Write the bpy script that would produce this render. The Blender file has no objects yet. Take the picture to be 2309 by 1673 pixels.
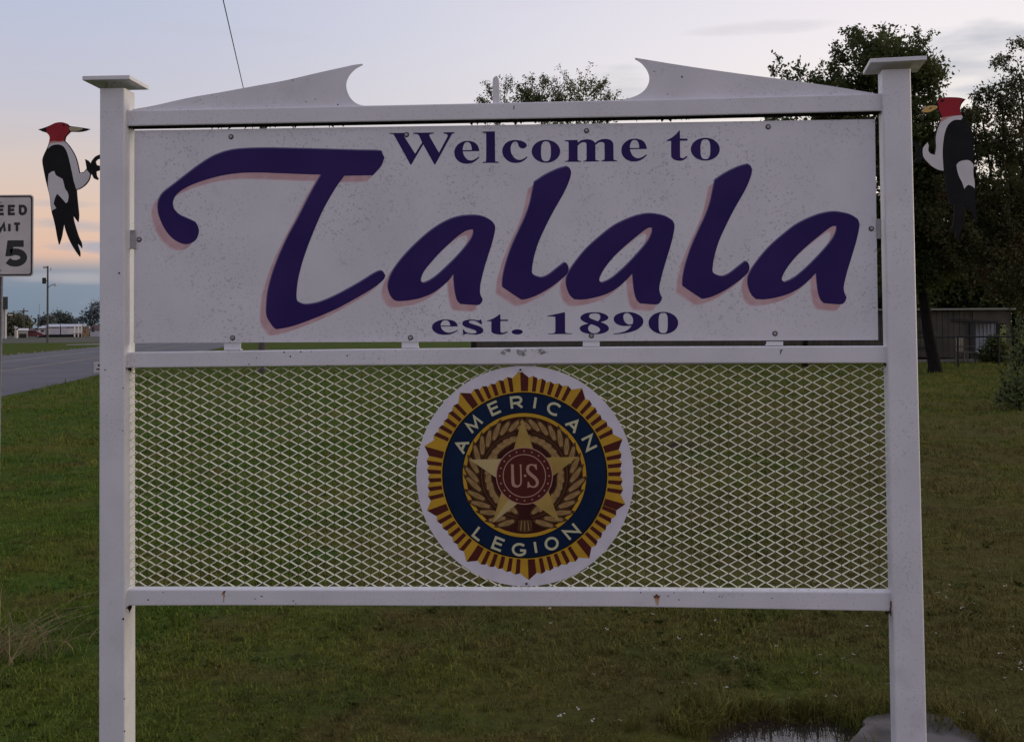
import bpy, math, random
import numpy as np
from mathutils import Vector, Matrix, noise as mnoise
from mathutils.geometry import tessellate_polygon

R = math.radians
random.seed(7)
rng = np.random.default_rng(7)
scene = bpy.context.scene
C = scene.collection

# ------------------------------------------------------------------ camera
F, PW, PH = 2400.0, 2309.0, 1673.0
PPX, PPY = 1154.5, 672.0
CAM = Vector((0, 0, 1.6))
PITCH, ROLL = R(1.5), R(0.42)
cam_d = bpy.data.cameras.new('camera')
cam = bpy.data.objects.new('camera', cam_d)
C.objects.link(cam)
CROT = Matrix.Rotation(R(90) + PITCH, 3, 'X') @ Matrix.Rotation(-ROLL, 3, 'Z')
cam.matrix_world = Matrix.Translation(CAM) @ CROT.to_4x4()
cam_d.sensor_fit = 'HORIZONTAL'
cam_d.sensor_width = 36.0
cam_d.lens = 36.0 * F / PW
cam_d.shift_y = -(PH / 2 - PPY) / PW
cam_d.clip_start = 0.05
cam_d.clip_end = 5000
scene.camera = cam

# ------------------------------------------------------------------ sky, sun, exposure
SUN_AZ, SUN_EL = R(88), R(5)          # to the right of the view, just above the horizon
SUN_DIR = Vector((math.sin(SUN_AZ) * math.cos(SUN_EL), math.cos(SUN_AZ) * math.cos(SUN_EL), math.sin(SUN_EL)))
world = bpy.data.worlds.new('World')
scene.world = world
world.use_nodes = True
wt = world.node_tree
for n in list(wt.nodes):
    wt.nodes.remove(n)


def W(kind, **kw):
    n = wt.nodes.new(kind)
    for k, v in kw.items():
        setattr(n, k, v)
    return n


def wl(a, b):
    wt.links.new(a, b)


def wmath(op, a, b=None, clamp=False):
    n = W('ShaderNodeMath', operation=op, use_clamp=clamp)
    for i, s in enumerate((a, b)):
        if s is None:
            continue
        if isinstance(s, (int, float)):
            n.inputs[i].default_value = s
        else:
            wl(s, n.inputs[i])
    return n.outputs[0]


def wramp(fac, stops):
    n = W('ShaderNodeValToRGB')
    el = n.color_ramp.elements
    el[0].position, el[0].color = stops[0][0], (*stops[0][1], 1)
    el[1].position, el[1].color = stops[-1][0], (*stops[-1][1], 1)
    for p, c in stops[1:-1]:
        e = el.new(p)
        e.color = (*c, 1)
    wl(fac, n.inputs[0])
    return n.outputs[0]


def wmix(fac, a, b, blend='MIX'):
    n = W('ShaderNodeMix', data_type='RGBA', blend_type=blend)
    for i, s in ((0, fac), (6, a), (7, b)):
        if isinstance(s, (int, float)):
            n.inputs[i].default_value = s
        elif isinstance(s, tuple):
            n.inputs[i].default_value = (*s, 1)
        else:
            wl(s, n.inputs[i])
    return n.outputs[2]


tc = W('ShaderNodeTexCoord')
sep = W('ShaderNodeSeparateXYZ')
wl(tc.outputs['Generated'], sep.inputs[0])
sx, sy, sz = sep.outputs
el_ = wmath('MAXIMUM', sz, 0.0)
# side of the sky away from the sunset: grey-blue bank on the horizon, pink belt above it, lavender higher up
east = wramp(el_, [(0.0, (.155, .215, .285)), (.036, (.175, .235, .325)), (.052, (.26, .28, .34)), (.064, (.70, .455, .355)),
                   (.10, (.71, .51, .405)), (.15, (.63, .535, .51)), (.20, (.53, .52, .61)), (.27, (.475, .51, .65)),
                   (.5, (.42, .46, .61)), (1.0, (.34, .39, .56))])
west = wramp(el_, [(0.0, (.84, .70, .55)), (.08, (.92, .81, .69)), (.16, (.93, .84, .77)), (.24, (.88, .82, .83)),
                   (.31, (.82, .77, .83)), (.5, (.56, .58, .72)), (1.0, (.34, .39, .56))])
mr = W('ShaderNodeMapRange', interpolation_type='SMOOTHSTEP')
wl(sx, mr.inputs[0])
mr.inputs[1].default_value, mr.inputs[2].default_value = -.46, .42
base = wmix(mr.outputs[0], east, west)
# long thin clouds, drawn out along the horizon
comb = W('ShaderNodeCombineXYZ')
wl(wmath('MULTIPLY', sx, 3.0), comb.inputs[0])
wl(wmath('MULTIPLY', sy, 3.0), comb.inputs[1])
wl(wmath('MULTIPLY', sz, 17.0), comb.inputs[2])
ns = W('ShaderNodeTexNoise')
ns.inputs['Scale'].default_value = 1.7
ns.inputs['Detail'].default_value = 6
ns.inputs['Roughness'].default_value = .55
wl(comb.outputs[0], ns.inputs['Vector'])
cr = W('ShaderNodeMapRange', interpolation_type='SMOOTHSTEP')
wl(ns.outputs[0], cr.inputs[0])
cr.inputs[1].default_value, cr.inputs[2].default_value = .52, .66
band = W('ShaderNodeMapRange', interpolation_type='SMOOTHSTEP')
wl(el_, band.inputs[0])
band.inputs[1].default_value, band.inputs[2].default_value = .25, .09
cloud = wmath('MULTIPLY', wmath('MULTIPLY', cr.outputs[0], band.outputs[0]), .22)
base = wmix(cloud, base, (.43, .44, .50))
# a few grey-blue cloud drifts: streaks in the pink belt at the left, soft banks low at the right
fine = W('ShaderNodeTexNoise')
fine.inputs['Scale'].default_value = 9.0
fine.inputs['Detail'].default_value = 7
c3 = W('ShaderNodeCombineXYZ')
wl(sx, c3.inputs[0])
wl(sy, c3.inputs[1])
wl(wmath('MULTIPLY', sz, 5.0), c3.inputs[2])
wl(c3.outputs[0], fine.inputs['Vector'])
for cx, cz, rx, rz_, amt, colr in ((-.385, .089, .085, .0080, .9, (.36, .37, .45)), (-.350, .072, .06, .0075, .85, (.36, .37, .45)), (-.40, .108, .05, .004, .5, (.45, .42, .46)),
                                   (-.375, .044, .07, .006, .7, (.40, .39, .43)), (-.45, .060, .05, .006, .5, (.42, .40, .43)),
                                   (.395, .222, .085, .032, .8, (.46, .48, .54)), (.44, .195, .06, .022, .6, (.45, .48, .55)), (.105, .222, .060, .020, .85, (.50, .52, .56)),
                                   (.235, .262, .08, .007, .45, (.60, .58, .62)), (.02, .29, .10, .006, .3, (.62, .60, .66)), (-.24, .26, .12, .008, .25, (.50, .50, .56)), (.55, .16, .10, .03, .6, (.50, .50, .54))):
    dx_ = wmath('DIVIDE', wmath('SUBTRACT', sx, cx), rx)
    dz_ = wmath('DIVIDE', wmath('SUBTRACT', sz, cz), rz_)
    d2 = wmath('ADD', wmath('MULTIPLY', dx_, dx_), wmath('MULTIPLY', dz_, dz_))
    f = wmath('SUBTRACT', wmath('SUBTRACT', 1.35, d2), wmath('MULTIPLY', wmath('SUBTRACT', .66, fine.outputs[0]), 4.2))
    f = wmath('MULTIPLY', wmath('MULTIPLY', f, .9, True), wmath('GREATER_THAN', sy, 0.0))
    base = wmix(wmath('MULTIPLY', f, amt), base, colr)
# unseen sky behind the viewer: pale lavender, set to brighten the sign front
bk = W('ShaderNodeMapRange', interpolation_type='SMOOTHSTEP')
wl(sy, bk.inputs[0])
bk.inputs[1].default_value, bk.inputs[2].default_value = .45, -.55
base = wmix(wmath('MULTIPLY', bk.outputs[0], .80), base, (.49, .445, .55))
# sunset glow round the sun, off to the right
dotn = W('ShaderNodeVectorMath', operation='DOT_PRODUCT')
wl(tc.outputs['Generated'], dotn.inputs[0])
dotn.inputs[1].default_value = SUN_DIR
glow = wmath('POWER', wmath('MAXIMUM', dotn.outputs['Value'], 0.0), 7.0)
base = wmix(wmath('MULTIPLY', glow, .55), base, (1.3, 1.05, .72))
# a share of physical sky so the dome keeps its natural colour drift
sky = W('ShaderNodeTexSky', sky_type='NISHITA', sun_disc=False, sun_elevation=SUN_EL, sun_rotation=SUN_AZ)
skyc = wmix(1.0, sky.outputs[0], (.12, .12, .12), 'MULTIPLY')
base = wmix(.08, base, skyc)
bg = W('ShaderNodeBackground')
wl(base, bg.inputs[0])
bg.inputs[1].default_value = 1.12
wo = W('ShaderNodeOutputWorld')
wl(bg.outputs[0], wo.inputs[0])

sun_d = bpy.data.lights.new('sun', 'SUN')
sun_d.energy = .95
sun_d.angle = R(14)
sun_d.color = (1.0, .88, .64)
sun = bpy.data.objects.new('sun', sun_d)
C.objects.link(sun)
sun.rotation_euler = (-SUN_DIR).to_track_quat('-Z', 'Y').to_euler()

vs = scene.view_settings
vs.view_transform = 'Standard'
vs.look = 'None'
vs.exposure = 0.0
vs.gamma = 1.0
vs.use_curve_mapping = False
scene.cycles.use_denoising = True
scene.cycles.max_bounces = 6
scene.cycles.transparent_max_bounces = 8


# ------------------------------------------------------------------ where a point of the view lies
def ray(u, v):
    return CROT @ Vector(((u - PPX) / F, -(v - PPY) / F, -1.0))


def at(u, v, Y):                      # point at distance Y in front of the camera
    d = ray(u, v)
    return CAM + d * (Y / d.y)


def ground_at(u, v, z=0.0):
    d = ray(u, v)
    return CAM + d * ((z - CAM.z) / d.z)


# ------------------------------------------------------------------ scene bookkeeping
def tag(o, label=None, cat=None, group=None, kind=None):
    if label:
        o['label'] = label
    if cat:
        o['category'] = cat
    if group:
        o['group'] = group
    if kind:
        o['kind'] = kind
    return o


def thing(name, label, cat, loc=(0, 0, 0), rz=0.0, group=None):
    o = bpy.data.objects.new(name, None)
    o.empty_display_size = .2
    C.objects.link(o)
    o.location = loc
    o.rotation_euler = (0, 0, rz)
    return tag(o, label, cat, group)


def copy_tree(o, parent=None):
    c = o.copy()
    C.objects.link(c)
    if parent is not None:
        c.parent = parent
    for ch in list(o.children):
        copy_tree(ch, c)
    return c


class MB:
    """collects faces and links them as one mesh object"""

    def __init__(self):
        self.v, self.f, self.m, self.smooth = [], [], [], []

    def add(self, verts, faces, mi=0, smooth=False):
        o = len(self.v)
        self.v += [tuple(p) for p in verts]
        for f in faces:
            self.f.append(tuple(i + o for i in f))
            self.m.append(mi)
            self.smooth.append(smooth)
        return self

    def box(self, a, b, mi=0, M=None):
        x0, y0, z0 = a
        x1, y1, z1 = b
        vs_ = [Vector(p) for p in ((x0, y0, z0), (x1, y0, z0), (x1, y1, z0), (x0, y1, z0), (x0, y0, z1), (x1, y0, z1), (x1, y1, z1), (x0, y1, z1))]
        if M is not None:
            vs_ = [M @ p for p in vs_]
        return self.add(vs_, [(0, 3, 2, 1), (4, 5, 6, 7), (0, 1, 5, 4), (1, 2, 6, 5), (2, 3, 7, 6), (3, 0, 4, 7)], mi)

    def loft(self, rings, mi=0, smooth=False, caps=True):
        n = len(rings[0])
        vs_ = [p for r in rings for p in r]
        fs = []
        for k in range(len(rings) - 1):
            for i in range(n):
                j = (i + 1) % n
                fs.append((k * n + i, k * n + j, (k + 1) * n + j, (k + 1) * n + i))
        self.add(vs_, fs, mi, smooth)
        if caps:
            self.add(rings[0], [tuple(range(n))[::-1]], mi)
            self.add(rings[-1], [tuple(range(n))], mi)
        return self

    def tube(self, pts, radii, n=8, mi=0, smooth=True):
        pts = [Vector(p) for p in pts]
        if isinstance(radii, (int, float)):
            radii = [radii] * len(pts)
        rings = []
        for i, p in enumerate(pts):
            d = (pts[min(i + 1, len(pts) - 1)] - pts[max(i - 1, 0)]).normalized()
            a = d.cross(Vector((0, 0, 1)) if abs(d.z) < .9 else Vector((1, 0, 0))).normalized()
            b = d.cross(a)
            rings.append([p + (a * math.cos(t) + b * math.sin(t)) * radii[i] for t in [2 * math.pi * k / n for k in range(n)]])
        return self.loft(rings, mi, smooth)

    def build(self, name, mats, parent=None, bevel=0.0):
        me = bpy.data.meshes.new(name)
        me.from_pydata(self.v, [], self.f)
        if not isinstance(mats, (list, tuple)):
            mats = [mats]
        for m in mats:
            me.materials.append(m)
        me.polygons.foreach_set('material_index', self.m)
        me.polygons.foreach_set('use_smooth', self.smooth)
        me.update()
        o = bpy.data.objects.new(name, me)
        C.objects.link(o)
        if parent is not None:
            o.parent = parent
        if bevel:
            b = o.modifiers.new('bevel', 'BEVEL')
            b.width = bevel
            b.segments = 2
            b.limit_method = 'ANGLE'
        return o


def smooth_poly(pts, sub=4, corner=48):
    """Catmull-Rom through a traced outline, sharp where the trace turns sharply"""
    n = len(pts)
    P = [Vector((p[0], p[1])) for p in pts]
    sharp = []
    for i in range(n):
        a, b = P[i] - P[i - 1], P[(i + 1) % n] - P[i]
        if a.length < 1e-9 or b.length < 1e-9:
            sharp.append(True)
        else:
            sharp.append(abs(math.degrees(a.angle_signed(b))) > corner)
    out = []
    for i in range(n):
        p1, p2 = P[i], P[(i + 1) % n]
        p0 = P[i - 1] if not sharp[i] else p1 - (p2 - p1) * .5
        p3 = P[(i + 2) % n] if not sharp[(i + 1) % n] else p2 + (p2 - p1) * .5
        for k in range(sub):
            t = k / sub
            out.append(.5 * ((2 * p1) + (p2 - p0) * t + (2 * p0 - 5 * p1 + 4 * p2 - p3) * t * t + (3 * p1 - p0 - 3 * p2 + p3) * t ** 3))
    return [(p.x, p.y) for p in out]


def flat(mb, loops, fn, mi=0):
    """fill loops (outer first, then holes) given in 2D; fn(x, y) gives the 3D point"""
    tri = tessellate_polygon([[Vector((p[0], p[1], 0)) for p in L] for L in loops])
    pts = [p for L in loops for p in L]
    fs = []
    for a, b, c in tri:
        (ax, ay), (bx, by), (cx, cy) = pts[a], pts[b], pts[c]
        s = (bx - ax) * (cy - ay) - (by - ay) * (cx - ax)
        if abs(s) < 1e-12:
            continue
        fs.append((a, b, c) if s < 0 else (a, c, b))     # photo y runs down: keep normals to the viewer
    mb.add([fn(*p) for p in pts], fs, mi)


def plate(mb, loop, fn, fb, mi=0, edge=0):
    """solid plate: front by fn, back by fb, sides between"""
    flat(mb, [loop], fn, mi)
    pts = [Vector((p[0], p[1], 0)) for p in loop]
    tri = tessellate_polygon([pts])
    mb.add([fb(*p) for p in loop], [t for t in tri], edge)
    n = len(loop)
    vs_ = [fn(*p) for p in loop] + [fb(*p) for p in loop]
    mb.add(vs_, [(i, (i + 1) % n, n + (i + 1) % n, n + i) for i in range(n)], edge)


def stroke(pts, w, closed=False):
    """thick line: list of (left, right) pairs along a 2D polyline, mitred"""
    P = [Vector((p[0], p[1])) for p in pts]
    n = len(P)
    out = []
    for i in range(n):
        if closed:
            a, b = (P[i] - P[i - 1]).normalized(), (P[(i + 1) % n] - P[i]).normalized()
        else:
            b = (P[min(i + 1, n - 1)] - P[min(i, n - 2)]).normalized()
            a = (P[max(i, 1)] - P[max(i - 1, 0)]).normalized()
        na, nb = Vector((-a.y, a.x)), Vector((-b.y, b.x))
        m = na + nb
        m = m.normalized() if m.length > .2 else nb
        k = min(1.0 / max(m.dot(nb), .35), 2.2)
        out.append((P[i] + m * w / 2 * k, P[i] - m * w / 2 * k))
    return out


def add_stroke(mb, pts, w, fn, mi=0, closed=False):
    s = stroke(pts, w, closed)
    vs_ = []
    for l, r in s:
        vs_ += [fn(l.x, l.y), fn(r.x, r.y)]
    n = len(s)
    fs = [(2 * i, 2 * i + 1, 2 * ((i + 1) % n) + 1, 2 * ((i + 1) % n)) for i in range(n if closed else n - 1)]
    mb.add(vs_, fs, mi)


def arc(cx, cy, rx, ry, a0, a1, n=14):
    return [(cx + rx * math.cos(R(a0 + (a1 - a0) * k / n)), cy + ry * math.sin(R(a0 + (a1 - a0) * k / n))) for k in range(n + 1)]


# sans letters as strokes in a unit box, y up: list of (points, closed)
GLYPH = {
    'A': [([(0, 0), (.5, 1), (1, 0)], 0), ([(.2, .34), (.8, .34)], 0)],
    'M': [([(0, 0), (.1, 1), (.5, .12), (.9, 1), (1, 0)], 0)],
    'E': [([(1, 1), (0, 1), (0, 0), (1, 0)], 0), ([(0, .52), (.88, .52)], 0)],
    'R': [([(0, 0), (0, 1)] + arc(.6, .73, .36, .27, 90, -90, 10) + [(0, .46)], 0), ([(.5, .46), (1, 0)], 0)],
    'P': [([(0, 0), (0, 1)] + arc(.55, .73, .4, .27, 90, -90, 10) + [(0, .46)], 0)],
    'D': [([(0, 0), (0, 1)] + arc(.45, .5, .52, .5, 90, -90, 14) + [(0, 0)], 0)],
    'I': [([(.5, 0), (.5, 1)], 0)],
    'C': [(arc(.55, .5, .55, .5, 48, 312, 20), 0)],
    'G': [(arc(.55, .5, .55, .5, 48, 330, 20) + [(1.02, .45), (.6, .45)], 0)],
    'O': [(arc(.5, .5, .5, .5, 0, 345, 23), 1)],
    'N': [([(0, 0), (0, 1), (1, 0), (1, 1)], 0)],
    'L': [([(0, 1), (0, 0), (1, 0)], 0)],
    'T': [([(0, 1), (1, 1)], 0), ([(.5, 1), (.5, 0)], 0)],
    'S': [(arc(.5, .75, .46, .25, 35, 255, 12)[:-1] + [(.5, .5)] + arc(.5, .25, .48, .25, 75, -145, 12), 0)],
    '5': [([(.93, .96), (.2, .96), (.13, .53)] + arc(.47, .31, .47, .27, 125, -150, 16), 0)],
}


# ------------------------------------------------------------------ materials
def mat(name, col, rough=.6, col2=None, scale=8.0, bump=0.0, bscale=60.0, spec=.5, lo=.4, hi=.65, metal=0.0, detail=5.0, world_space=False, trans=0.0):
    m = bpy.data.materials.new(name)
    m.use_nodes = True
    t = m.node_tree
    b = t.nodes['Principled BSDF']
    b.inputs['Base Color'].default_value = (*col, 1)
    b.inputs['Roughness'].default_value = rough
    b.inputs['Specular IOR Level'].default_value = spec
    b.inputs['Metallic'].default_value = metal
    if trans:
        b.inputs['Transmission Weight'].default_value = trans
    vec = None
    if col2 is not None or bump:
        if world_space:
            g = t.nodes.new('ShaderNodeNewGeometry')
            vec = g.outputs['Position']
        else:
            g = t.nodes.new('ShaderNodeTexCoord')
            vec = g.outputs['Object']
    if col2 is not None:
        n = t.nodes.new('ShaderNodeTexNoise')
        n.inputs['Scale'].default_value = scale
        n.inputs['Detail'].default_value = detail
        t.links.new(vec, n.inputs['Vector'])
        r = t.nodes.new('ShaderNodeMapRange')
        r.inputs[1].default_value, r.inputs[2].default_value = lo, hi
        t.links.new(n.outputs[0], r.inputs[0])
        x = t.nodes.new('ShaderNodeMix')
        x.data_type = 'RGBA'
        x.inputs[6].default_value = (*col, 1)
        x.inputs[7].default_value = (*col2, 1)
        t.links.new(r.outputs[0], x.inputs[0])
        t.links.new(x.outputs[2], b.inputs['Base Color'])
    if bump:
        n2 = t.nodes.new('ShaderNodeTexNoise')
        n2.inputs['Scale'].default_value = bscale
        n2.inputs['Detail'].default_value = 4
        t.links.new(vec, n2.inputs['Vector'])
        bp = t.nodes.new('ShaderNodeBump')
        bp.inputs['Strength'].default_value = bump
        bp.inputs['Distance'].default_value = .01
        t.links.new(n2.outputs[0], bp.inputs['Height'])
        t.links.new(bp.outputs[0], b.inputs['Normal'])
    return m


def weathered_white(name, col, speck=.5, rough=.42, mould=(.25, .25, .27), grime=0.0, spots=True):
    """white paint with faint clouding, mould specks and small dark chips"""
    m = mat(name, col, rough, tuple(c * .90 for c in col), 5.0, bump=.06, bscale=180, lo=.35, hi=.7)
    t = m.node_tree
    b = t.nodes['Principled BSDF']
    src = b.inputs['Base Color'].links[0].from_socket
    g = t.nodes.new('ShaderNodeTexCoord')

    def layer(prev, scale, lo, hi, c, amt, gate=None, detail=2.0):
        n = t.nodes.new('ShaderNodeTexNoise')
        n.inputs['Scale'].default_value = scale
        n.inputs['Detail'].default_value = detail
        t.links.new(g.outputs['Object'], n.inputs['Vector'])
        r = t.nodes.new('ShaderNodeMapRange')
        r.inputs[1].default_value, r.inputs[2].default_value, r.inputs[4].default_value = lo, hi, amt
        t.links.new(n.outputs[0], r.inputs[0])
        f = r.outputs[0]
        if gate:
            n2 = t.nodes.new('ShaderNodeTexNoise')
            n2.inputs['Scale'].default_value = gate[0]
            t.links.new(g.outputs['Object'], n2.inputs['Vector'])
            r2 = t.nodes.new('ShaderNodeMapRange')
            r2.inputs[1].default_value, r2.inputs[2].default_value = gate[1], gate[2]
            t.links.new(n2.outputs[0], r2.inputs[0])
            mm = t.nodes.new('ShaderNodeMath')
            mm.operation = 'MULTIPLY'
            t.links.new(f, mm.inputs[0])
            t.links.new(r2.outputs[0], mm.inputs[1])
            f = mm.outputs[0]
        x = t.nodes.new('ShaderNodeMix')
        x.data_type = 'RGBA'
        x.inputs[7].default_value = (*c, 1)
        t.links.new(prev, x.inputs[6])
        t.links.new(f, x.inputs[0])
        return x.outputs[2]
    src = layer(src, 120.0, .58, .70, mould, speck, gate=(3.0, .36, .56), detail=2.0)
    src = layer(src, 30.0, .62, .76, mould, speck * .6, gate=(5.0, .45, .62), detail=4.0)
    if spots:
        src = layer(src, 60.0, .835, .85, (.05, .05, .055), .8, detail=0.0)
    if grime:
        src = layer(src, 9.0, .52, .78, (.30, .27, .20), grime, gate=(1.3, .45, .7), detail=6.0)
    t.links.new(src, b.inputs['Base Color'])
    return m


M = {}
M['paint'] = weathered_white('white_paint', (.74, .73, .76), speck=.30, grime=.30, spots=False)
M['post_paint'] = weathered_white('white_post_paint', (.74, .73, .76), speck=.34, grime=.40, spots=False)
M['panel'] = weathered_white('sign_panel_white', (.73, .72, .76), speck=.55, rough=.38, spots=False)
M['screen'] = mat('cream_screen_paint', (.80, .79, .62), .55, (.66, .64, .48), 9.0)
M['navy'] = mat('navy_print', (.026, .011, .102), .5, (.034, .016, .118), 4.0, spec=.15)
M['violet'] = mat('violet_print_edge', (.15, .13, .27), .5, spec=.2)
M['shade'] = mat('pink_print', (.56, .34, .36), .42, (.62, .42, .44), 30.0)
M['shade_rim'] = mat('pale_pink_print', (.64, .47, .50), .42, (.69, .55, .58), 30.0)
M['rust'] = mat('rust', (.19, .065, .025), .8, (.05, .022, .012), 60.0)
M['stain'] = mat('rust_streak', (.45, .27, .14), .7, (.62, .50, .40), 50.0)
M['grime'] = mat('black_grime_shade', (.012, .010, .009), .95, (.028, .024, .019), 30.0, spec=.05)  # on the rail undersides this black holds shade along with mould
M['steel'] = mat('zinc_bolt', (.42, .41, .42), .4, (.25, .23, .22), 70.0, metal=.6)
M['bracket'] = mat('bracket_zinc', (.40, .40, .41), .5, (.30, .29, .29), 40.0, metal=.2)
md_ = mat('mildew', (.10, .095, .075), .9, (.20, .18, .14), 30.0, spec=.05)
t0_ = md_.node_tree
n0_ = t0_.nodes.new('ShaderNodeTexNoise')
n0_.inputs['Scale'].default_value = 60
n0_.inputs['Detail'].default_value = 6
g0_ = t0_.nodes.new('ShaderNodeTexCoord')
t0_.links.new(g0_.outputs['Object'], n0_.inputs['Vector'])
r0_ = t0_.nodes.new('ShaderNodeMapRange')
r0_.inputs[1].default_value, r0_.inputs[2].default_value, r0_.inputs[4].default_value = .50, .72, .75
t0_.links.new(n0_.outputs[0], r0_.inputs[0])
t0_.links.new(r0_.outputs[0], t0_.nodes['Principled BSDF'].inputs['Alpha'])
M['mildew'] = md_
M['washer'] = mat('dark_washer', (.05, .045, .045), .5)

# ================================================================== the welcome sign
YAW = R(3.0)
Y0 = 3.78
SIGN_M = Matrix.Translation((0, Y0, 0)) @ Matrix.Rotation(-YAW, 4, 'Z')
SIGN_I = SIGN_M.inverted()
_camL = SIGN_I @ CAM
_rotL = SIGN_I.to_3x3()


def SP(u, v, d=0.0):
    """sign coordinates (x along, y depth behind the post fronts, z up) of a traced point"""
    r = _rotL @ ray(u, v)
    return _camL + r * ((d - _camL.y) / r.y)


def crop(x0, y0, s):
    return lambda p: (x0 + p[0] / s, y0 + p[1] / s)


def trace(pts, c):
    return [c(p) for p in pts]


sign = thing('town_sign', 'large white welcome sign of square posts and rails reading Welcome to Talala est. 1890', 'town sign', (0, Y0, 0), -YAW)

# posts: square tubes with softened corners, the right one turned a little
def post(ub, ut, vb, vt, width_b, width_t, depth, twist, label=None):
    """ub, ut: left edge at the rows vb, vt of the photo"""
    mb = MB()
    rings = []
    a, b = SP(ut, vt), SP(ub, vb)
    k = (-.12 - a.z) / (b.z - a.z)
    low = a + (b - a) * k
    wb = width_t + (width_b - width_t) * k
    rc = .006
    for p, w in ((low, wb), (a, width_t)):
        ring = []
        for cx, cy, s in ((rc, rc, 180), (w - rc, rc, 270), (w - rc, depth - rc, 0), (rc, depth - rc, 90)):
            for t in (0, 30, 60, 90):
                q = Vector((cx + rc * math.cos(R(s + t)), cy + rc * math.sin(R(s + t)), 0))
                q.rotate(Matrix.Rotation(twist, 3, 'Z'))
                ring.append(Vector((p.x, p.y, p.z)) + q)
        rings.append(ring)
    n = len(rings[0])
    mb.loft(rings, 0, False)
    o = mb.build('post', M['post_paint'], sign)
    return o, a, width_t


def px_w(u0, u1, v):
    return (SP(u1, v) - SP(u0, v)).x


postL, aL, wL = post(222.3, 224.3, 1660, 200, px_w(222.3, 281.8, 1660), px_w(224.3, 280.6, 200), .096, 0.0)
postR, aR, wR = post(2018.0, 1989.4, 1600, 158, px_w(2018.0, 2087, 1600), px_w(1989.4, 2052.3, 158), .085, R(-5.5))


def cap(parent, corner, u_l, u_r, v_top, size, th, twist, over):
    """thin square plate on a post: front left corner traced at (u_l, v_top)"""
    p = SP(u_l, v_top, -over)
    Mx = Matrix.Translation(p) @ Matrix.Rotation(twist, 4, 'Z')
    mb = MB().box((0, 0, -th), (size, size, 0), 0, Mx)
    return mb.build('cap', M['paint'], parent, bevel=.0015)


cap(postL, aL, 185.3, 292.5, 172.0, (SP(292.5, 172, -.04) - SP(185.3, 172, -.04)).x, .0150, R(-.4), .04)
cap(postR, aR, 1962.0, 2091.5, 132.8, .187, .0145, R(-8.0), .035)

# rails: tubes set back from the post fronts
RD = .026


def rail(top, bot, depth=.05):
    mb = MB()
    rings = []
    n = 15
    ut, ub = [p[0] for p in top], [p[0] for p in bot]
    for k in range(n):
        u = ut[0] + (ut[-1] - ut[0]) * k / (n - 1)
        vt = float(np.interp(u, ut, [p[1] for p in top]))
        vb = float(np.interp(u, ub, [p[1] for p in bot]))
        a, b = SP(u, vt, RD), SP(u, vb, RD)
        c = .004
        rings.append([Vector((a.x, a.y + c, a.z)), Vector((a.x, a.y + .0012, a.z - .0012)), Vector((a.x, a.y, a.z - c)),
                      Vector((b.x, b.y, b.z + c)), Vector((b.x, b.y + .0012, b.z + .0012)), Vector((b.x, b.y + c, b.z)),
                      Vector((b.x, b.y + depth, b.z)), Vector((a.x, a.y + depth, a.z))])
    mb.loft(rings)
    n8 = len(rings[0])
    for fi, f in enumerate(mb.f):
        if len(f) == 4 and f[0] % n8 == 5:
            mb.m[fi] = 1                 # black underside: mould, with the shade under the rail painted in
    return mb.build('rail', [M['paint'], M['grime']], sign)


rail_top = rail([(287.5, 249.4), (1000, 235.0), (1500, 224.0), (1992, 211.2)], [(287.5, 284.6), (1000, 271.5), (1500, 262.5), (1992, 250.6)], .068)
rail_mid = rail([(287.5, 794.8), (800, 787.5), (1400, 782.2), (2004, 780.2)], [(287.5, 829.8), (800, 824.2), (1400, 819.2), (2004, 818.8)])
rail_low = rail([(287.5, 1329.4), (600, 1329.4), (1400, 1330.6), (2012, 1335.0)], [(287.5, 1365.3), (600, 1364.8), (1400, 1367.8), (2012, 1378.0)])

# scroll plates and the finial standing on the top rail
cs = crop(180, 100, 3.335)
sl = trace([(392, 492), (560, 462), (700, 430), (850, 398), (1050, 364), (1230, 331), (1400, 300), (1560, 270), (1800, 214), (2000, 170), (2060, 157), (2124, 149), (2127, 156),
            (2085, 177), (2048, 208), (2017, 252), (2003, 300), (2009, 350), (2030, 398), (2062, 434), (2100, 455), (2165, 468), (2165, 490), (392, 515)], cs)
cs = crop(1000, 100, 2.062)
sr = trace([(892, 65), (905, 66), (1050, 90), (1200, 113), (1400, 141), (1600, 167), (1800, 195), (2005, 229), (2005, 245), (835, 275), (835, 257), (868, 250), (905, 236), (935, 214), (953, 184),
            (957, 155), (948, 124), (928, 96), (906, 78), (890, 70)], cs)
for pts in (sl, sr):
    mb = MB()
    pts = smooth_poly(pts, 3, 40)
    plate(mb, pts, lambda u, v: SP(u, v, .047), lambda u, v: SP(u, v, .047) + Vector((0, .006, 0)))
    mb.build('scroll_plate', M['paint'], sign)
fp = [(1111.0, 236), (1110.6, 205), (1111.0, 182), (1113.5, 175.5), (1117.2, 173.0), (1121.0, 175.0), (1124.4, 180.5), (1125.6, 205), (1127.2, 236)]
mb = MB()
plate(mb, smooth_poly(fp, 3, 60), lambda u, v: SP(u, v, .040), lambda u, v: SP(u, v, .040) + Vector((0, .026, 0)))
mb.build('finial', M['paint'], sign, bevel=.003)

# expanded metal screen: thin strands, each tilted as the sheet is cut and pulled open
NX, PD = 41.5, .046
g00, g10 = SP(292.6, 1321, PD), SP(2004, 1336, PD)
g01, g11 = SP(292.6, 828, PD), SP(2003, 822, PD)


def SG(i, j):        # i in diamonds across, j in half rows up
    s, t = i / NX, j / 51.0
    return (g00 * (1 - s) + g10 * s) * (1 - t) + (g01 * (1 - s) + g11 * s) * t


mb = MB()
wob = np.random.default_rng(3)


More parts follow.
